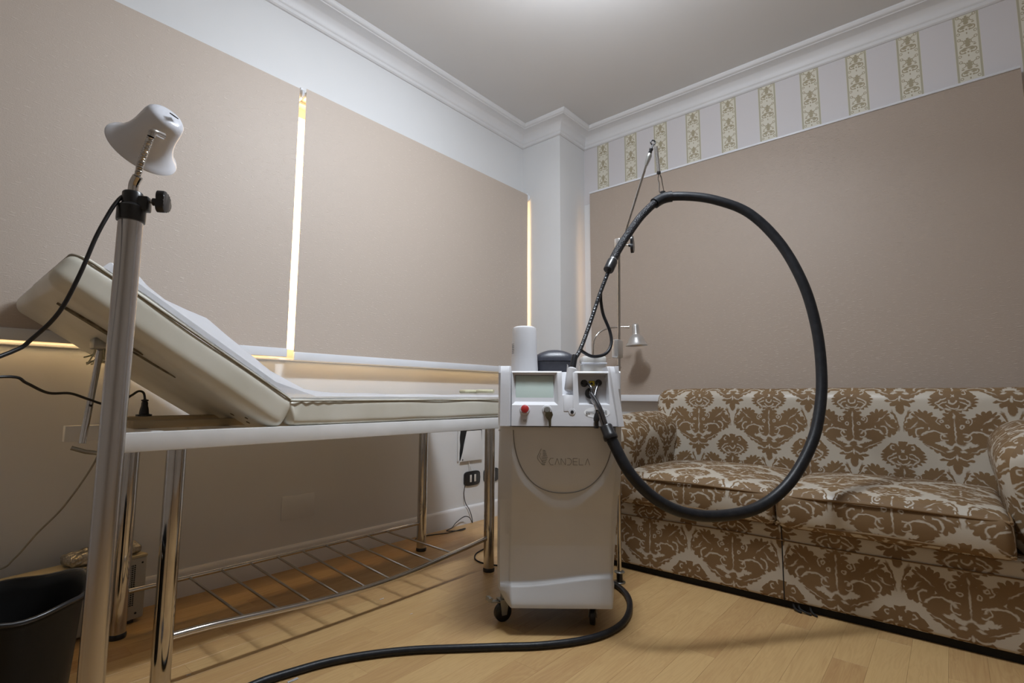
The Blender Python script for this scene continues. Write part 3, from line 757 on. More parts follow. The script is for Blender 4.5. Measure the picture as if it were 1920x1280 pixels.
# ------------------------------------------------------------------ floor device, foil bundle, bin
ang = math.radians(12.3)
Md = Matrix.Translation(Vector((-2.800, -.150, 0))) @ Matrix.Rotation(ang, 4, 'Z')
dev = empty('floor_device', (-3.1, -.2, 0), 'long beige device with a vented end standing on the floor by the wall', 'device')
bm = bmesh.new(); a_box(bm, (-.85, 0, .012), (0, .115, .238), .008, 3, Md); finish('casing', bm, BEIGE_SH, dev)
bm = bmesh.new(); a_box(bm, (-.85, -.004, .236), (-.002, .117, .246), .003, 2, Md); finish('top_cover', bm, BEIGE_TOP, dev)
bm = bmesh.new()
for i in range(5):
    for j in range(20): a_box(bm, (-.075+i*.0075, -.0015, .065+j*.0075), (-.0705+i*.0075, .001, .0695+j*.0075), 0, 1, Md)
finish('vent_grille', bm, DARK, dev)
for x_, z_ in ((-.018, .215), (-.03, .035)): 
    bm = bmesh.new(); a_lathe(bm, cyl(.0035, 0, .002, .0004), Md @ Vector((x_, 0, z_)), (Md.to_3x3() @ Vector((0, -1, 0))), 10); finish('screw', bm, DARK, dev)
for x_ in (-.8, -.08): 
    bm = bmesh.new(); a_box(bm, (x_, .01, 0), (x_+.05, .10, .013), 0, 1, Md); finish('foot', bm, BLACK, dev)
fc = Md @ Vector((-.128, .056, .2665))
crump = lambda P: Vector((noise.noise(P*40)*.006, noise.noise(P*38+Vector((3, 3, 3)))*.006, (noise.noise(P*26+Vector((7, 1, 2)))*.012+noise.noise(P*70)*.005)*(1 if P.z > 0 else .1)))
fo = rbox('foil_bundle', tuple(fc), (.112, .045, .0165), .010, .007, FOIL, None, crown=.006, disp=crump, rot=Matrix.Rotation(ang, 4, 'Z'))
setp(fo, 'flat crumpled foil-wrapped bundle lying on the beige floor device', 'bundle')

BX, BY, BR, BH = -3.265, -.80, .155, .375
BINM = mottled('black_bin_plastic', (.006, .006, .006), (.008, .008, .008), 20, .55, spec=.25)
tb = empty('waste_bin', (BX, BY, 0), 'black waste bin with an uneven rim at the lower left corner', 'bin')
bm = bmesh.new(); seg = 56; rings = []
prof = [(.0, .006), (.115, .006), (.12, 0), (.125, .01), (.150, .34), (.158, .352), (.160, .362), (.156, .368), (.149, .364), (.143, .34), (.118, .02), (0, .02)]
for r_, z_ in prof:
    if r_ < 1e-6: rings.append([bm.verts.new((BX, BY, z_))])
    else:
        rg = []
        for k in range(seg):
            a = 2*PI*k/seg; zz = z_; rr = r_
            if z_ > .3: zz += .012*math.sin(2*a+.6)+.006*math.sin(5*a); rr *= 1+.02*math.sin(3*a)
            rg.append(bm.verts.new((BX+rr*math.cos(a), BY+rr*math.sin(a), zz)))
        rings.append(rg)
for a, b in zip(rings, rings[1:]):
    for k in range(seg):
        k2 = (k+1) % seg
        if len(a) == 1: bm.faces.new((a[0], b[k], b[k2]))
        elif len(b) == 1: bm.faces.new((a[k], b[0], a[k2]))
        else: bm.faces.new((a[k], b[k], b[k2], a[k2]))
finish('bin_body', bm, BINM, tb, ang=50)
rimp = []
for k in range(57):
    a = 2*PI*k/56; zz = .366+.012*math.sin(2*a+.6)+.006*math.sin(5*a); rr = .160*(1+.02*math.sin(3*a)); rimp.append(Vector((BX+rr*math.cos(a), BY+rr*math.sin(a), zz)))
tube('rim', rimp, .0055, BLACK, tb, smooth=False, seg=10)
tube('handle', [(BX+.140, BY+.075, .345), (BX+.165, BY+.06, .352), (BX+.172, BY+.035, .345), (BX+.152, BY+.02, .335)], .006, CHROME, tb)

# ------------------------------------------------------------------ laser machine
MO = Vector((-1.870, -1.432, 0)); RU = Vector((.638, -.770, 0)).normalized(); VF = Vector((-.770, -.638, 0)).normalized()
ML = Matrix(((RU.x, VF.x, 0, MO.x), (RU.y, VF.y, 0, MO.y), (0, 0, 1, 0), (0, 0, 0, 1)))   # (u, v, z) -> world, v towards the viewer
mach = empty('laser_machine', MO, 'pale grey wheeled medical laser cabinet with a round screen panel and black hose', 'machine')
mach['label'] = 'pale grey laser cabinet on castors with screen and black hose between couch and sofa'
def lerp(rows, z):
    if z <= rows[0][0]: return rows[0][1:]
    for a, b in zip(rows, rows[1:]):
        if z <= b[0]:
            t_ = (z-a[0])/(b[0]-a[0]); t_ = t_*t_*(3-2*t_) if False else t_
            return [p+(q-p)*t_ for p, q in zip(a[1:], b[1:])]
    return rows[-1][1:]
#        z    uFL    uFR    uSL    uSR   vS    vRear
ROWS = [(.095, -.184, .184, -.205, .190, -.05, -.46), (.14, -.188, .186, -.232, .196, -.055, -.50), (.19, -.191, .187, -.234, .199, -.06, -.50),
        (.25, -.190, .188, -.235, .204, -.06, -.50), (.45, -.188, .196, -.235, .222, -.06, -.50), (.55, -.187, .205, -.234, .232, -.055, -.50), (.7385, -.182, .209, -.230, .236, -.05, -.50)]
BELLY = [(.095, .0), (.17, -.004), (.30, -.046), (.42, -.034), (.52, -.016), (.62, -.006), (.735, 0)]
def wave(u): return .180+.0155*math.sin((u-.01)/.185*PI*.5)
def shield_r(u, z):
    cu, top = .010, .745
    du = abs((u-cu)/.186); dz = max(0, (top-z))/.252
    return (du**2.3+dz**2.3)**(1/2.3)
def front_v(u, z):
    zw = wave(u); v_toe = -.004*(z-.095)/.08
    bel = lerp([(a, b) for a, b in BELLY], z)[0]
    t_ = (z-zw)/.012; t_ = max(0, min(1, t_+.5)); t_ = t_*t_*(3-2*t_)
    # toe swells out below the wave line, its upper face leans back and catches the light
    toe = -.002-.030*max(0, min(1, (z-.105)/(zw-.105)))**1.4
    v = toe*(1-t_)+(bel if z > .30 else -.046)*t_
    # shield: recessed plate, chamfered ledge around its lower rim
    rr = shield_r(u, z)
    if z > .3:
        angf = abs(u-.010)/.186
        cc = max(0, 1-angf/.62); cc = cc*cc*(3-2*cc)
        wd = .03+.09*math.sin(min(1, angf)*PI*.80)**1.2*(1 if z < .70 else max(0, (.735-z)/.035))+.24*cc
        if rr < 1: v += -.011
        else:
            q = (rr-1)/wd
            if q < 1: v += -.011*(1-(q*(1-cc)+cc*q*q*(3-2*q)))
    return v
def machine_body():
    bm = bmesh.new(); nz, nu = 150, 88
    zs = [.095+(.7385-.095)*k/nz for k in range(nz+1)]
    rows = []
    for z in zs:
        uFL, uFR, uSL, uSR, vS, vR = lerp(ROWS, z); pts = []
        for k in range(nu+1):
            u = uFL+(uFR-uFL)*k/nu
            e = min(u-uFL, uFR-u); rnd = .006*(1-math.sqrt(max(0, 1-(1-min(1, e/.008))**2)))
            pts.append(Vector((u, front_v(u, z)-rnd, z)))
        vl = pts[0].y; vr_ = pts[-1].y
        right = [Vector((uFR+(uSR-uFR)*.35, vr_-.010, z)), Vector((uFR+(uSR-uFR)*.8, vS+.02 if vr_-.010 > vS+.02 else vS, z)), Vector((uSR, vS-.02, z)), Vector((uSR, -.25, z)), Vector((uSR-.005, vR+.02, z)), Vector((uSR-.03, vR, z))]
        left = [Vector((uSL+.03, vR, z)), Vector((uSL+.005, vR+.02, z)), Vector((uSL, -.25, z)), Vector((uSL, vS-.02, z)), Vector((uSL+.010, vS+.012, z))]
        ring = pts+right+left
        rows.append([bm.verts.new(ML @ p) for p in ring])
    n = len(rows[0])
    for a, b in zip(rows, rows[1:]):
        for k in range(n): bm.faces.new((a[k], a[(k+1) % n], b[(k+1) % n], b[k]))
    bm.faces.new(rows[0][::-1]); bm.faces.new(rows[-1])
    return finish('cabinet', bm, GREY_PL, mach, ang=50)
cab = machine_body()
# groove line around the shield
bm = bmesh.new(); pts = []
for k in range(61):
    a = PI*k/60; c, s = math.cos(a), math.sin(a)
    u = .010-.186*math.copysign(abs(c)**(2/2.3), c); z = .745-.252*abs(s)**(2/2.3)
    if z < .733: pts.append(ML @ Vector((u, front_v(u, z)+.0052*0+(.0015 if True else 0), z)))
a_tube(bm, pts, .0016, seg=6, smooth=False); finish('shield_groove', bm, ENGR, cab)
# emblem and letters, thin engraved strokes
bm = bmesh.new()
def stroke(bm, p, q, wdt=.0013):
    (u1, z1), (u2, z2) = p, q; d = Vector((u2-u1, z2-z1)); 
    if d.length < 1e-6: return
    nrm = Vector((-d.y, d.x)).normalized()*wdt/2
    n = max(1, int(d.length/.006)); prev = None
    for k in range(n+1):
        a = Vector((u1, z1))+d*(k/n); ring = []
        for sgn, up in ((1, .0009), (-1, .0009), (-1, -.0006), (1, -.0006)):
            uu, zz = a.x+nrm.x*sgn, a.y+nrm.y*sgn; ring.append(bm.verts.new(ML @ Vector((uu, front_v(uu, zz)+up, zz))))
        if prev:
            for i in range(4): bm.faces.new((prev[i], prev[(i+1) % 4], ring[(i+1) % 4], ring[i]))
        else: bm.faces.new(ring)
        prev = ring
    bm.faces.new(prev[::-1])
Lu, Lz = -.0855, .0  # emblem: a drop-shaped diamond, left side outline, right side bars
ec, et = (-.068, .625), .032
seq = [(-.071, .657), (-.086, .628), (-.084, .618), (-.068, .597), (-.058, .597)]
for a, b in zip(seq, seq[1:]): stroke(bm, a, b)
seq = [(-.073, .641), (-.079, .627), (-.066, .607)]
for a, b in zip(seq, seq[1:]): stroke(bm, a, b)
for k in range(9):
    z = .651-k*.0062; half = .016-abs(z-.626)*.40; stroke(bm, (-.070+(.004 if k < 4 else .0), z), (-.063+half, z-.001), .0018)
finish('emblem', bm, ENGR, cab)
bm = bmesh.new()
X0 = -.043; cw = .0225; zb, zt = .5975, .6215
def glyph(ch, x):
    w_ = cw*.74; P = []
    if ch == 'C': P = [[(x+w_, zt), (x+w_*.35, zt), (x, (zb+zt)/2), (x+w_*.35, zb), (x+w_, zb)]]
    if ch == 'A': P = [[(x, zb), (x+w_*.5, zt), (x+w_, zb)]]
    if ch == 'N': P = [[(x, zb), (x, zt), (x+w_, zb), (x+w_, zt)]]
    if ch == 'D': P = [[(x, zt), (x+w_*.6, zt), (x+w_, (zb+zt)/2+.004), (x+w_, (zb+zt)/2-.004), (x+w_*.6, zb), (x, zb)]]
    if ch == 'E': P = [[(x+w_, zt), (x, zt), (x, zb), (x+w_, zb)], [(x, (zb+zt)/2), (x+w_*.9, (zb+zt)/2)]]
    if ch == 'L': P = [[(x, zt), (x, zb), (x+w_*.9, zb)]]
    for s_ in P:
        for a, b in zip(s_, s_[1:]): stroke(bm, a, b, .0015)
for k, ch in enumerate('CANDELA'): glyph(ch, X0+k*cw)
finish('raised_lettering', bm, ENGR, cab)
# two screws at the left seam
for z_ in (.750, .722):
    lathe('screw', cyl(.004, 0, .003, .0005), ALU, cab, origin=ML @ Vector((-.228, -.045, z_)), axis=VF-RU*.6, seg=12)
# control head, with recesses cut by boolean
def hv(z): return .002-.30*(z-.741)      # sloping front face
def solid(fn):
    bm = bmesh.new(); fn(bm); bmesh.ops.recalc_face_normals(bm, faces=bm.faces[:]); me = bpy.data.meshes.new('tmp'); bm.to_mesh(me); bm.free()
    o = bpy.data.objects.new('tmp', me); COL.objects.link(o); return o
def head(bm):
    zs = [(.7405, 0), (.7425, .001), (.90, .001), (.942, .001), (.948, -.004)]
    rows = []
    for z, e in zs:
        f = hv(z)
        P = [(-.183, f), (.208, f), (.2095, f-.01), (.236, -.055), (.238, -.25), (.232, -.485), (.21, -.50), (-.205, -.50), (-.228, -.485), (-.231, -.25), (-.229, -.055), (-.186, f-.01)]
        rows.append([bm.verts.new(Vector((u, v+(-.004 if z > .945 else 0), z))) for u, v in P])
    n = 12
    for a, b in zip(rows, rows[1:]):
        for k in range(n): bm.faces.new((a[k], a[(k+1) % n], b[(k+1) % n], b[k]))
    bm.faces.new(rows[0][::-1]); bm.faces.new(rows[-1])
def frustum(bm, u0, u1, z0, z1, depth, inset, tl=0, floor_v=None):
    """recess: opening rectangle on the sloped face, shrinking towards the back"""
    o_ = []
    for (u, z) in ((u0, z0), (u1, z0), (u1, z1), (u0, z1)):
        uu = u+( -.0 ); 
        # extend forward so the cut passes cleanly through the face
        o_.append((u, z))
    cu, cz = (u0+u1)/2, (z0+z1)/2
    def pt(u, z, t_):   # t_=1 at the back
        iu = inset if u < cu else -inset; iz = inset if z < cz else -inset
        return Vector((u+iu*t_, hv(z)-depth*t_, z+iz*t_))
    fr = [bm.verts.new(pt(u, z, -.4)) for u, z in o_]; bk = [bm.verts.new(pt(u, z, 1)) for u, z in o_]
    bm.faces.new(fr[::-1]); bm.faces.new(bk)
    for k in range(4): bm.faces.new((fr[k], fr[(k+1) % 4], bk[(k+1) % 4], bk[k]))
hd = solid(head)
cuts = [solid(lambda bm: frustum(bm, -.182, -.008, .818, .943, .022, .012)),
        solid(lambda bm: frustum(bm, .071, .187, .820, .940, .045, .006)),
        solid(lambda bm: frustum(bm, .010, .052, .855, .99, .075, .004))]
for c in cuts:
    md = hd.modifiers.new('b', 'BOOLEAN'); md.operation = 'DIFFERENCE'; md.object = c; md.solver = 'EXACT'
bv = hd.modifiers.new('bev', 'BEVEL'); bv.width = .0022; bv.segments = 2; bv.limit_method = 'ANGLE'; bv.angle_limit = math.radians(28)
dg = bpy.context.evaluated_depsgraph_get(); me = bpy.data.meshes.new_from_object(hd.evaluated_get(dg))
me.transform(Matrix.Translation(-MO) @ ML)
for o in [hd]+cuts: bpy.data.objects.remove(o)
me.materials.clear(); me.materials.append(GREY_HI)
for p in me.polygons: p.use_smooth = True
me.set_sharp_from_angle(angle=math.radians(35))
headO = bpy.data.objects.new('control_head', me); COL.objects.link(headO); headO.parent = mach
def hp(u, z, out=0): return ML @ Vector((u, hv(z)+out, z))
hn = (ML.to_3x3() @ Vector((0, 1, .30))).normalized()
# seam gap
bm = bmesh.new(); a_prism(bm, [(-.18, -.004), (.206, -.004), (.232, -.06), (.232, -.49), (-.226, -.49), (-.226, -.06)], .7375, .7415, ML); finish('seam', bm, DARK, cab)
# side cheeks of the head
def cheek(sgn):
    bm = bmesh.new(); rows = []
    for z, fo in ((.7405, .004), (.80, .006), (.88, .009), (.94, .008), (.962, .002), (.968, -.006)):
        f = hv(z)+fo
        if sgn < 0: P = [(-.186, f-.010), (-.192, f), (-.226, f-.004-.0), (-.234, -.05), (-.234, -.20), (-.190, -.20)]
        else:
            k = (z-.74)/.23; sh = -.012*k
            P = [(.188+.018*(1-k), f-.010), (.196+.018*(1-k), f), (.226+sh+.010*(1-k), f-.006), (.240+sh, -.05), (.240+sh, -.20), (.190, -.20)]
        rows.append([bm.verts.new(ML @ Vector((u, v, z))) for u, v in P])
    for a, b in zip(rows, rows[1:]):
        for k in range(6): bm.faces.new((a[k], a[(k+1) % 6], b[(k+1) % 6], b[k]))
    bm.faces.new(rows[0][::-1]); bm.faces.new(rows[-1])
    return finish('side_cheek', bm, GREY_HI, mach, ang=30)
cheek(-1); cheek(1)
# screen and its film
def plate(name, u0, u1, z0, z1, out, th, m, parent, bev=.001):
    bm = bmesh.new(); vs = []
    a_box(bm, (u0, -th, z0), (u1, 0, z1), bev, 1)
    for v in bm.verts: v.co.y += hv(v.co.z)+out
    bm.transform(ML); return finish(name, bm, m, parent)
plate('screen', -.168, -.022, .832, .930, -.0195, .004, SCREEN, headO)
# lower lip of the holder channel
plate('holder_lip', .013, .049, .795, .856, .0015, .004, GREY_HI, headO)
# buttons
def knob_l(name, u, z, prof, m, parent=headO, seg=24): return lathe(name, prof, m, parent, origin=hp(u, z), axis=hn, seg=seg)
knob_l('button_ring', -.133, .800, [(0, 0), (.020, 0), (.017, .004), (0, .004)], GREY_HI)
knob_l('stop_button', -.133, .800, [(0, .003), (.010, .003), (.010, .009), (.0145, .011), (.0155, .015), (.0135, .020), (.008, .022), (0, .023)], RED)
knob_l('lock_ring', -.050, .800, [(0, 0), (.019, 0), (.016, .004), (0, .004)], GREY_HI)
lk = knob_l('key_lock', -.050, .798, [(0, .003), (.0125, .003), (.0125, .010), (.010, .012), (.010, .016), (0, .016)], DULL)
bm = bmesh.new()
Mk = Matrix.Translation(hp(-.044, .778, .016)) @ ML.to_3x3().to_4x4() @ Matrix.Rotation(PI/2, 4, 'X')
a_prism(bm, [(-.012, .014), (.012, .016), (.015, .004), (.009, -.012), (.007, -.040), (.001, -.044), (-.002, -.016), (-.009, -.008), (-.014, .002)], 0, .003, Mk); finish('hanging_key', bm, BRASS, lk)
knob_l('port_ring', .044, .793, [(0, 0), (.014, 0), (.012, .0022), (0, .0022)], GREY_HI)
knob_l('port', .044, .792, [(0, .001), (.0062, .001), (.0060, .0038), (0, .0038)], BLACK)
def FB(p, nrm):
    z_ = nrm.normalized(); x_ = RU.copy(); y_ = z_.cross(x_).normalized(); x_ = y_.cross(z_)
    return Matrix(((x_.x, y_.x, z_.x, p.x), (x_.y, y_.y, z_.y, p.y), (x_.z, y_.z, z_.z, p.z), (0, 0, 0, 1)))
# oval badge
bm = bmesh.new(); Mb = FB(hp(.137, .791, .0004), hn)
a_prism(bm, [(.048*math.cos(2*PI*k/40), .021*math.sin(2*PI*k/40)) for k in range(40)], -.0014, .0004, Mb)
badge = finish('oval_badge', bm, BADGE, headO)
def text(s_, size, M, m, parent, name='printed_text'):
    cu = bpy.data.curves.new('t', 'FONT'); cu.body = s_; cu.size = size; cu.extrude = .0003; cu.align_x = 'CENTER'; cu.align_y = 'CENTER'; cu.space_character = 1.0
    o = bpy.data.objects.new('t', cu); COL.objects.link(o); dg = bpy.context.evaluated_depsgraph_get(); dg.update()
    me = bpy.data.meshes.new_from_object(o.evaluated_get(dg)); bpy.data.objects.remove(o)
    me.transform(parent_world(parent).inverted() @ M); me.materials.clear(); me.materials.append(m)
    n = bpy.data.objects.new(name, me); COL.objects.link(n); n.parent = parent; return n
Mt = Matrix.Translation(hp(.134, .793, .0022)) @ ML.to_3x3().to_4x4() @ Matrix.Rotation(math.radians(-16.7), 4, 'X') @ Matrix.Rotation(PI/2, 4, 'X')
# ML maps v towards the viewer, so the text plane must face +v: mirror-free basis from u and z
def face_basis(p, nrm):
    z_ = nrm.normalized(); x_ = RU.copy(); y_ = z_.cross(x_).normalized(); x_ = y_.cross(z_)
    return Matrix(((x_.x, y_.x, z_.x, p.x), (x_.y, y_.y, z_.y, p.y), (x_.z, y_.z, z_.z, p.z), (0, 0, 0, 1)))
text('gentleLASE', .0175, face_basis(hp(.135, .793, .0026), hn), ENGR, badge)
text('IST', .010, face_basis(hp(-.133, .760, .0012), hn), ENGR, headO)
# right recess fittings
bk = lambda u, z, o_=0: ML @ Vector((u, hv(z)-.0445+o_, z))
def rlathe(name, u, z, prof, m, parent=headO, seg=22): return lathe(name, prof, m, parent, origin=bk(u, z), axis=hn, seg=seg)
rlathe('port_socket', .100, .901, [(0, 0), (.014, 0), (.014, .006), (.008, .009), (.008, .014), (0, .014)], BLACK)
rlathe('port_socket', .156, .903, [(0, 0), (.013, 0), (.013, .006), (.008, .009), (.008, .014), (0, .014)], BLACK)
fib = rlathe('fibre_port', .122, .862, [(0, 0), (.021, 0), (.021, .008), (.017, .010), (0, .010)], BLACK)
rlathe('fibre_nut', .127, .861, [(0, .009), (.0125, .009), (.0125, .026), (.010, .029), (0, .029)], CHROME, headO, 12)
bm = bmesh.new(); a_box(bm, (-.0115, -.0105, 0), (.0115, .0105, .0008), 0, 1, face_basis(bk(.130, .902, .001), hn)); lab = finish('warning_label', bm, YELLOW, headO)
bm = bmesh.new(); Mw = face_basis(bk(.130, .902, .0024), hn)
a_prism(bm, [(-.011, -.0045), (.0055, -.0045), (.0, .0055)], 0, .0004, Mw); finish('warning_triangle', bm, BLACK, lab)
bm = bmesh.new()
for q in ((-.0112, -.0102, .0112, -.0094), (-.0112, .0094, .0112, .0102), (-.0112, -.0102, -.0104, .0102), (.0104, -.0102, .0112, .0102)): a_box(bm, (q[0], q[1], .0006), (q[2], q[3], .0016), 0, 1, face_basis(bk(.130, .902, .001), hn))
finish('label_border', bm, BLACK, lab)
# castors
def castor(u, v, brake=False, turn=0.0):
    R = .034; o_ = ML @ Vector((u, v, R)); axd = (ML.to_3x3() @ Vector((math.cos(turn), math.sin(turn), 0))).normalized()
    wh = lathe('castor', [(.010, -.011), (.030, -.011), (R, -.008), (R, .008), (.030, .011), (.010, .011)], BLACK, mach, origin=o_, axis=axd, seg=30, closed=True)
    lathe('hub', cyl(.0105, -.013, .013, .001), DULL, wh, origin=o_, axis=axd, seg=16)
    bm = bmesh.new(); sd = Vector((0, 0, 1)).cross(axd)
    Mf = Matrix(((axd.x, sd.x, 0, o_.x), (axd.y, sd.y, 0, o_.y), (0, 0, 1, o_.z), (0, 0, 0, 1)))
    for s_ in (-1, 1): a_prism(bm, [(-.010, -.008), (.010, -.008), (.020, .048), (-.018, .048)], s_*.0155-.0012, s_*.0155+.0012, Mf @ Matrix(((0, 0, 1, 0), (1, 0, 0, 0), (0, 1, 0, 0), (0, 0, 0, 1))))
    a_box(bm, (-.017, -.018, .044), (.017, .020, .049), .001, 1, Mf); a_lathe(bm, cyl(.009, .045, .075, .001), o_, (0, 0, 1), 14)
    finish('fork', bm, DULL, wh)
    if brake:
        bm = bmesh.new(); a_box(bm, (-.013, -.062, .034), (.013, -.014, .039), .001, 1, Mf @ Matrix.Rotation(-.18, 4, 'X')); a_box(bm, (-.016, -.074, .036), (.016, -.058, .052), .002, 1, Mf @ Matrix.Rotation(-.18, 4, 'X')); finish('brake_pedal', bm, DULL, wh)
castor(-.215, -.125, True, math.radians(62)); castor(.125, -.105, False, math.radians(10)); castor(-.185, -.43); castor(.185, -.43)
box('undertray', (-.17, -.47, .090), (.17, -.03, .100), DARK, mach, 0, M=ML)

# handpiece parked in the holder
hpc = empty('laser_handpiece', ML @ Vector((.030, -.05, .88)), 'white handpiece parked in the notch at the top of the laser cabinet', 'handpiece')
A0 = Vector((-1.802, -1.422, .872)); A1 = Vector((-1.772, -1.420, .955)); dA = (A1-A0).normalized()
lathe('grip', [(0, 0), (.014, 0), (.017, .004), (.020, .05), (.0205, .088), (.015, .094), (0, .094)], GREY_HI, hpc, origin=A0, axis=dA, seg=24)
bm = bmesh.new(); a_prism(bm, [(-.004, 0), (.004, 0), (.003, .028), (-.002, .034)], -.004, .004, Matrix.Translation(A0+dA*.075-RU*.016) @ ML.to_3x3().to_4x4() @ Matrix.Rotation(PI/2, 4, 'X')); finish('trigger', bm, LAMPWHITE, hpc)
lathe('cable_boot', [(0, .08), (.0125, .08), (.0125, .135), (.010, .15), (0, .15)], RUBBER, hpc, origin=A0, axis=dA, seg=20)
tube('thin_hose', [A0+dA*.085, (-1.762, -1.418, .985), (-1.715, -1.421, 1.038), (-1.648, -1.423, 1.143), (-1.579, -1.435, 1.286), (-1.532, -1.456, 1.400)], .0085, RIBBED, hpc, seg=14)
tube('branch_hose', [(-1.538, -1.452, 1.379), (-1.560, -1.429, 1.302), (-1.548, -1.428, 1.211), (-1.530, -1.451, 1.130), (-1.539, -1.462, 1.071), (-1.578, -1.456, 1.028), (-1.645, -1.437, 1.014), (-1.700, -1.424, 1.030), (-1.716, -1.421, 1.045)], .0068, RUBBER, hpc, seg=14)

# big hose loop
hz = empty('fibre_hose', (-1.77, -1.56, .76), 'thick black hose looping from the cabinet out over the sofa', 'hose')
LOOP = [(-1.770, -1.558, .759), (-1.775, -1.589, .698), (-1.768, -1.656, .584), (-1.724, -1.724, .50), (-1.653, -1.799, .448), (-1.552, -1.883, .431), (-1.419, -1.981, .452), (-1.306, -2.065, .536), (-1.207, -2.128, .679), (-1.140, -2.152, .820), (-1.092, -2.155, .967), (-1.063, -2.140, 1.144), (-1.057, -2.10, 1.329), (-1.058, -2.021, 1.516), (-1.092, -1.913, 1.663), (-1.140, -1.792, 1.738), (-1.180, -1.674, 1.776), (-1.227, -1.572, 1.777)]
FULL = smooth_path(LOOP[1:]+[(-1.320, -1.518, 1.690), (-1.412, -1.484, 1.575), (-1.476, -1.466, 1.490), (-1.520, -1.459, 1.425)], 10); JX = (len(LOOP)-2)*10
tube('outer_hose', FULL[:JX+1], .0205, RUBBER, hz, smooth=False, seg=22)
bm = bmesh.new(); a_tube(bm, FULL[JX:], .0180, seg=20, smooth=False); finish('braided_section', bm, BRAID, hz)
d_ = (Vector(LOOP[0])-Vector(LOOP[1])).normalized()
lathe('end_collar', [(0, -.010), (.0255, -.010), (.0265, -.006), (.0265, .006), (.0235, .010), (.0225, .040), (.020, .044), (0, .044)], BLACK, hz, origin=Vector(LOOP[1])+d_*.008, axis=d_, seg=26)
tube('steel_sheath', [Vector(LOOP[1])+d_*.05, (-1.772, -1.545, .800), (-1.766, -1.520, .836), (-1.762, -1.497, .862)], .0090, DSTEEL, hz, seg=16)
tube('side_lead', [(-1.764, -1.512, .846), (-1.757, -1.495, .885), (-1.738, -1.467, .903), (-1.722, -1.446, .906)], .0052, DSTEEL, hz, seg=12)
tube('side_lead', [(-1.766, -1.515, .842), (-1.745, -1.508, .868), (-1.712, -1.500, .900), (-1.688, -1.492, .909)], .0048, DSTEEL, hz, seg=12)
lathe('fibre_ferrule', [(0, 0), (.007, 0), (.009, .03), (.010, .06), (0, .06)], CHROME, hz, origin=(-1.770, -1.535, .800), axis=(Vector((-1.735, -1.475, .86))-Vector((-1.770, -1.535, .800))), seg=16)
jn = Vector((-1.525, -1.458, 1.416)); dj = (Vector((-1.476, -1.466, 1.49))-jn).normalized()
lathe('joint_collar', [(0, -.03), (.0215, -.03), (.0225, -.026), (.0225, .022), (.0205, .028), (0, .028)], BLACK, hz, origin=jn, axis=dj, seg=26)
lathe('collar_ring', [(0, .026), (.0195, .026), (.0195, .031), (0, .031)], ALU, hz, origin=jn, axis=dj, seg=26)
pc = Vector(LOOP[-1]); dc = Vector((.146, -.158, .111)).normalized()
tube('hanger_sleeve', FULL[JX-4:JX+5], .0250, RUBBER, hz, smooth=False, seg=24)
lathe('hanger_stud', [(0, .018), (.009, .018), (.012, .026), (.012, .034), (0, .036)], BLACK, hz, origin=pc+Vector((.002, 0, 0)), axis=(0, 0, 1), seg=16)
# black key fob on a bead chain
fob = empty('interlock_fob', (-1.80, -1.54, .80), 'small black fob hanging on a bead chain in front of the oval badge', 'fob')
bm = bmesh.new(); pa = hp(.128, .855, .004); pb = hp(.132, .800, .020)
for k in range(17): bmesh.ops.create_icosphere(bm, subdivisions=1, radius=.0012, matrix=Matrix.Translation(pa.lerp(pb, k/16)))
finish('bead_chain', bm, ALU, fob)
lathe('fob_body', [(0, 0), (.0025, 0), (.0025, .010), (.007, .016), (.0105, .030), (.0105, .040), (.007, .044), (.0065, .060), (.008, .063), (.008, .068), (0, .068)], BLACK, fob, origin=hp(.132, .802, .020), axis=(0, 0, -1), seg=18)

# ------------------------------------------------------------------ hose stand
st = empty('hose_stand', (-1.254, -1.325, 0), 'thin steel stand behind the cabinet holding the hose by a spring', 'stand')
TP = Vector((-1.236, -1.342, 1.600))
tube('pole', [(-1.254, -1.325, .01), TP], .0078, CHROME, st, smooth=False, seg=16)
tube('lower_tube', [(-1.254, -1.325, .03), (-1.2465, -1.332, 1.00)], .0105, CHROME, st, smooth=False, seg=16)
for z_, r_ in ((.0, .026), (.045, .024)): lathe('base_ring', cyl(r_, z_, z_+.006, .001), DULL, st, origin=(-1.254, -1.325, 0), seg=24)
lathe('foot', cyl(.014, .004, .05), BLACK, st, origin=(-1.254, -1.325, 0), seg=18)
cl = box('height_clamp', (-1.275, -1.350, 1.035), (-1.222, -1.312, 1.125), ALU, st, .008)
lathe('clamp_ring', cyl(.016, .985, .995), CHROME, st, origin=(-1.2465, -1.332, 0), seg=20)
jt = box('tilt_joint', (-1.258, -1.360, 1.565), (-1.222, -1.328, 1.625), ALU, st, .006)
tube('knob_bolt', [(-1.236, -1.350, 1.592), (-1.214, -1.388, 1.590)], .004, CHROME, jt, smooth=False)
knob('star_knob', Vector((-1.216, -1.385, 1.590)), RU+VF*.35, jt, .046, 3, .013)
tip = Vector((-1.268, -1.528, 1.985))
tube('boom_rod', [Vector((-1.238, -1.345, 1.560)), tip], .0058, CHROME, st, smooth=False, seg=14)
db = (tip-Vector((-1.238, -1.345, 1.56))).normalized()
cn = lathe('boom_tip', [(0, -.045), (.0075, -.045), (.013, -.005), (.011, .006), (.008, .012), (0, .012)], DULL, st, origin=tip, axis=db, seg=20)
lathe('tip_cap', [(0, .01), (.007, .01), (.009, .016), (.007, .022), (.010, .030), (.008, .036), (0, .038)], BLACK, cn, origin=tip, axis=db, seg=16)
bm = bmesh.new(); ec_ = Vector((-1.262, -1.546, 2.048))
ring = [ec_+Vector((0, 0, .011))*math.cos(a)+Vector((.7, -.7, 0)).normalized()*.011*math.sin(a) for a in [2*PI*k/16 for k in range(17)]]
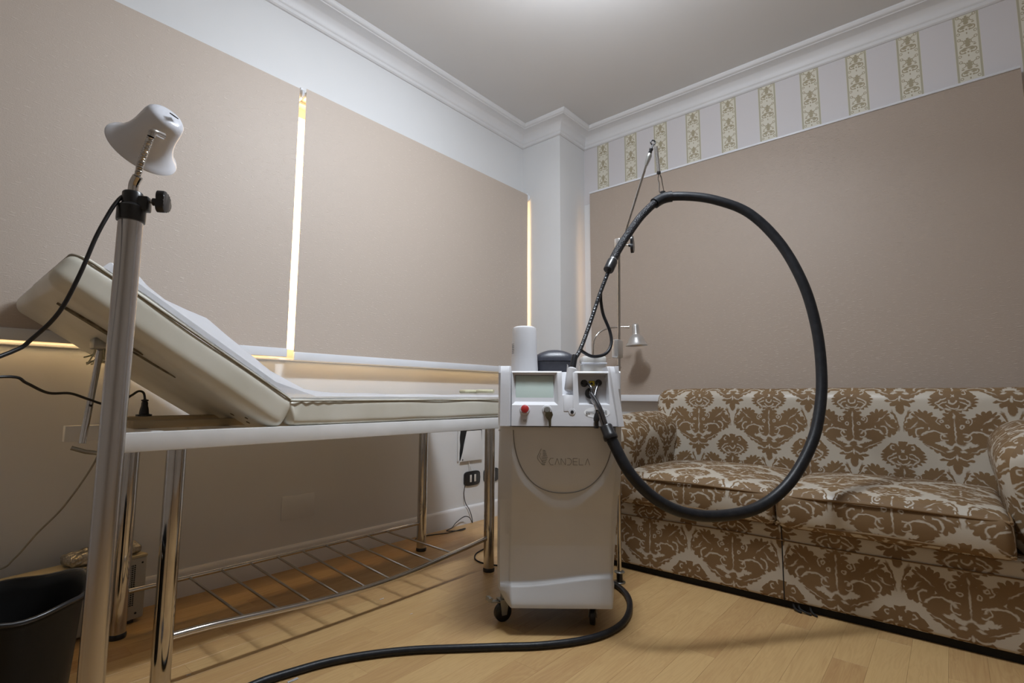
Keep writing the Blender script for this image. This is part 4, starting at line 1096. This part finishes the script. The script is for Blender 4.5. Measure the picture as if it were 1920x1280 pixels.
a_tube(bm, ring, .0036, seg=8, smooth=False); a_tube(bm, [tip+db*.03, ec_-Vector((0, 0, .010))], .004, seg=8, smooth=False); finish('eye_ring', bm, BLACK, cn)
S0, S1 = Vector((-1.252, -1.556, 2.028)), Vector((-1.231, -1.557, 1.906)); ds = (S1-S0).normalized()
sp = bmesh.new(); a_tube(sp, [ec_-Vector((0, 0, .009)), S0], .0028, seg=8, smooth=False)
a_tube(sp, [S0+(S1-S0)*k/120 for k in range(121)], .009, smooth=False, seg=18, radii=lambda t_: .0086+.0011*math.sin(t_*2*PI*30)); finish('spring', sp, ALU, st)
lathe('spring_end', cyl(.0095, -.006, .006, .001), BLACK, st, origin=S1, axis=ds, seg=16)
bm = bmesh.new(); c0 = Vector((-1.229, -1.560, 1.898)); c1 = Vector((-1.226, -1.566, 1.812))
mid = (c0+c1)/2; hw = RU*.010
a_tube(bm, [c0+hw*.3, c0+hw*.9-Vector((0, 0, .02)), mid+hw*.8, c1+hw, c1+Vector((0, 0, -.006)), c1-hw, mid-hw*.7, c0-hw*.8-Vector((0, 0, .02)), c0-hw*.3, c0+hw*.3], .0026, seg=8, n=4)
a_tube(bm, [c0+Vector((0, 0, .014)), c0], .0035, seg=8, smooth=False); finish('snap_hook', bm, CHROME, st)

# power cable on the floor
CAB = [(-1.44, -1.14, .10), (-1.36, -1.18, .05), (-1.318, -1.28, .018), (-1.335, -1.365, .0125), (-1.417, -1.455, .0125), (-1.537, -1.522, .0125), (-1.665, -1.557, .0125), (-1.785, -1.548, .0125), (-1.888, -1.504, .0125), (-1.996, -1.425, .0125), (-2.085, -1.335, .0125), (-2.186, -1.234, .0125), (-2.287, -1.135, .0125), (-2.396, -1.053, .0125), (-2.512, -.991, .0125), (-2.634, -.957, .0125), (-2.734, -.944, .0125), (-2.90, -.97, .0125), (-3.02, -1.06, .0125)]
o = tube('power_cable', CAB, .0118, RUBBER, seg=18, n=8); setp(o, 'thick black power cable curving over the floor in front of the cabinet', 'cable')

# things standing on the cabinet
cy = empty('cooling_canister', ML @ Vector((-.132, -.30, .948)), 'pale grey upright canister standing on top of the cabinet', 'canister')
cb = lathe('canister_body', [(0, 0), (.059, 0), (.0585, .02), (.0545, .10), (.0535, .185), (.050, .198), (.040, .204), (0, .205)], GREY_HI, cy, origin=ML @ Vector((-.132, -.30, .9485)), seg=48)
bm = bmesh.new()
for k in range(6):
    a0_ = 2.55; pts = []
    for q in range(6):
        a = a0_+q*.07; rr = .0553; c = ML @ Vector((-.132+rr*math.cos(a), -.30+rr*math.sin(a), 1.036+k*.0078)); pts.append(c)
    a_tube(bm, pts, .0012, seg=6, smooth=False)
finish('vent_slots', bm, ENGR, cb)
cs = empty('goggle_case', ML @ Vector((.02, -.34, .948)), 'dark blue domed case lying on the cabinet behind the canister', 'case')
bm = bmesh.new(); Mc = ML @ Matrix.Translation(Vector((.004, -.372, .9485)))
rows = []
for z_, sx, sy in ((0, .085, .045), (.004, .090, .050), (.045, .093, .052), (.055, .095, .054)):
    rows.append([bm.verts.new(Mc @ Vector((sx*math.copysign(abs(math.cos(a))**.7, math.cos(a)), sy*math.copysign(abs(math.sin(a))**.7, math.sin(a)), z_))) for a in [2*PI*k/40 for k in range(40)]])
for a, b in zip(rows, rows[1:]):
    for k in range(40): bm.faces.new((a[k], a[(k+1) % 40], b[(k+1) % 40], b[k]))
bm.faces.new(rows[0][::-1]); bm.faces.new(rows[-1]); finish('case_base', bm, LEATHER, cs)
bm = bmesh.new(); rows = []
for j in range(9):
    t_ = j/8; a_ = t_*PI/2; sx = .098*math.cos(a_)**1.1 if j < 8 else .001; sy = .056*math.cos(a_)**1.0 if j < 8 else .001; z_ = .058+.052*math.sin(a_)
    rows.append([bm.verts.new(Mc @ Vector((sx*math.copysign(abs(math.cos(a))**.7, math.cos(a)), sy*math.copysign(abs(math.sin(a))**.7, math.sin(a)), z_))) for a in [2*PI*k/40 for k in range(40)]])
for a, b in zip(rows, rows[1:]):
    for k in range(40): bm.faces.new((a[k], a[(k+1) % 40], b[(k+1) % 40], b[k]))
bm.faces.new(rows[0][::-1]); bm.faces.new(rows[-1]); finish('case_lid', bm, LEATHER, cs, ang=50)
bx = empty('plastic_box', ML @ Vector((.158, -.30, .948)), 'small translucent white box on the right of the cabinet top', 'box')
box('box_base', (.117, -.36, .9485), (.215, -.26, .990), TISSUE, bx, .006, M=ML)
box('box_lid', (.114, -.363, .991), (.218, -.257, 1.022), TISSUE, bx, .008, M=ML)
box('lid_rim', (.112, -.365, .988), (.220, -.255, .995), LAMPWHITE, bx, .002, M=ML)

# ------------------------------------------------------------------ small silver lamp behind the cabinet
dl = empty('gooseneck_lamp', (-.45, -.70, 0), 'small silver lamp with conical shade on a curved neck before the right blind', 'lamp')
lathe('base', [(0, 0), (.10, 0), (.10, .01), (.02, .022), (0, .022)], ALU, dl, origin=(-.45, -.70, 0), seg=30)
tube('stem', [(-.45, -.70, .01), (-.446, -.702, 1.12)], .0075, CHROME, dl, smooth=False)
tube('neck', [(-.446, -.702, 1.11), (-.442, -.703, 1.17), (-.432, -.706, 1.235), (-.405, -.725, 1.285), (-.365, -.760, 1.315), (-.325, -.800, 1.326), (-.295, -.845, 1.330), (-.278, -.880, 1.327)], .0062, CHROME, dl, seg=12)
lathe('neck_tip', cyl(.0088, 0, .032, .001), CHROME, dl, origin=(-.290, -.862, 1.329), axis=(.012, -.024, -.002), seg=14)
sh = lathe('lamp_shade', [(0, .150), (.012, .150), (.020, .144), (.023, .134), (.023, .082), (.026, .074), (.038, .064), (.050, .046), (.060, .022), (.072, .002), (.074, 0), (.072, -.002), (.057, .020), (.046, .044), (.03, .060), (0, .066)], ALU, dl, origin=(-.262, -.936, 1.198), axis=(-.03, .03, 1), seg=48)

# ------------------------------------------------------------------ sofa
sf = empty('sofa', (-.6, -1.95, 0), 'brown and silver damask two-seat sofa with rolled arms along the right wall', 'sofa')
soft = lambda amp, sc=3.0: (lambda P: Vector((noise.noise(P*sc)*amp, noise.noise(P*sc+Vector((9, 2, 4)))*amp*.6, noise.noise(P*sc+Vector((1, 7, 3)))*amp)))
rbox('base_skirt', (-.62, -1.95, .180), (.452, .965, .150), .014, .05, DAMASK, sf, disp=soft(.004, 2))
box('under_gap_shade', (-1.05, -2.895, 0), (-.16, -1.005, .034), DARK, sf)  # near-black block painted in for the shade of the gap under the sofa
def seat(yc, hy, xo, zt):
    o = rbox('seat_cushion', (-.755+xo, yc, .398), (.352, hy, .072), .030, .03, DAMASK, sf, crown=.038, disp=soft(.008, 3.2), pinch=.012)
    for z_ in (.453, .346):
        bm = bmesh.new(); x0, x1 = -.755+xo-.352, -.755+xo+.33
        pts = [(x1, yc+hy-.006, z_), (x0+.04, yc+hy-.004, z_), (x0+.008, yc+hy-.03, z_), (x0-.004, yc+hy*.5, z_+.004), (x0-.008, yc, z_+.008), (x0-.004, yc-hy*.5, z_+.004), (x0+.008, yc-hy+.03, z_), (x0+.04, yc-hy+.004, z_), (x1, yc-hy+.006, z_)]
        a_tube(bm, pts, .0048, seg=8, n=8); finish('piping', bm, DAMASK, o)
    return o
seat(-1.602, .357, .0, .45); seat(-2.318, .352, -.015, .45)
Mrot = Matrix.Rotation(math.radians(7), 4, 'Y')
bk1 = rbox('backrest', (-.285, -1.985, .615), (.115, .880, .283), .075, .035, DAMASK, sf, disp=soft(.007, 2.5), rot=Mrot)
def arm(yc):
    def d(P):
        k = (P.z+.2)/.45; bulge = .020*max(0, math.sin(max(0, min(1, (P.z+.02)/.24))*PI))
        return Vector((0, bulge*(1 if P.y > 0 else -1)*min(1, abs(P.y)/.06), -.025*max(0, -P.x/.36)))+soft(.006, 3)(P)
    return rbox('arm', (-.63, yc, .525), (.405, .118, .235), .104, .035, DAMASK, sf, disp=d)
arm(-1.120); arm(-2.785)
bm = bmesh.new(); a_tube(bm, [(-1.0735, -1.975, .325), (-1.0735, -1.973, .035)], .0022, seg=6, smooth=False); finish('front_seam', bm, DARK, sf)
bm = bmesh.new(); a_tube(bm, [(-1.0745, -2.90+.19*k, .268+.002*math.sin(k*1.3)) for k in range(11)], .0026, seg=6); finish('front_piping', bm, DAMASK, sf)
bm = bmesh.new()
for (y_, l_) in ((-2.02, .05), (-2.06, .03), (-2.00, .035)): a_tube(bm, [(-1.055, y_, .03), (-1.075, y_-.01, .012), (-1.085, y_-l_, .004)], .004, seg=6)
finish('torn_lining', bm, DARK, sf)

# paper scraps on the floor
def scrap(x, y, s_, label):
    bm = bmesh.new(); g = []
    for i in range(5):
        g.append([bm.verts.new((x+(i-2)*s_*.5+s_*.2*noise.noise(Vector((i, j, x*9))), y+(j-1)*s_*.35+s_*.2*noise.noise(Vector((i, j, y*9))), .0012+s_*.25*abs(noise.noise(Vector((i*1.3, j*1.7, x*5)))))) for j in range(3)])
    for i in range(4):
        for j in range(2): bm.faces.new((g[i][j], g[i+1][j], g[i+1][j+1], g[i][j+1]))
    bmesh.ops.solidify(bm, geom=bm.faces[:], thickness=.0006)
    setp(finish('paper_scrap', bm, PAPER, None, ang=20), label, 'scrap', 'paper scraps on the floor')
scrap(-2.632, -.985, .016, 'torn white paper scrap on the floor beside the black cable')
scrap(-2.087, -.665, .009, 'tiny white scrap on the floor under the edge of the couch')
scrap(-2.100, -.876, .006, 'tiny pale speck on the floor between couch and cable')
scrap(-2.825, -.715, .006, 'tiny curl of paper on the floor near the near couch leg')
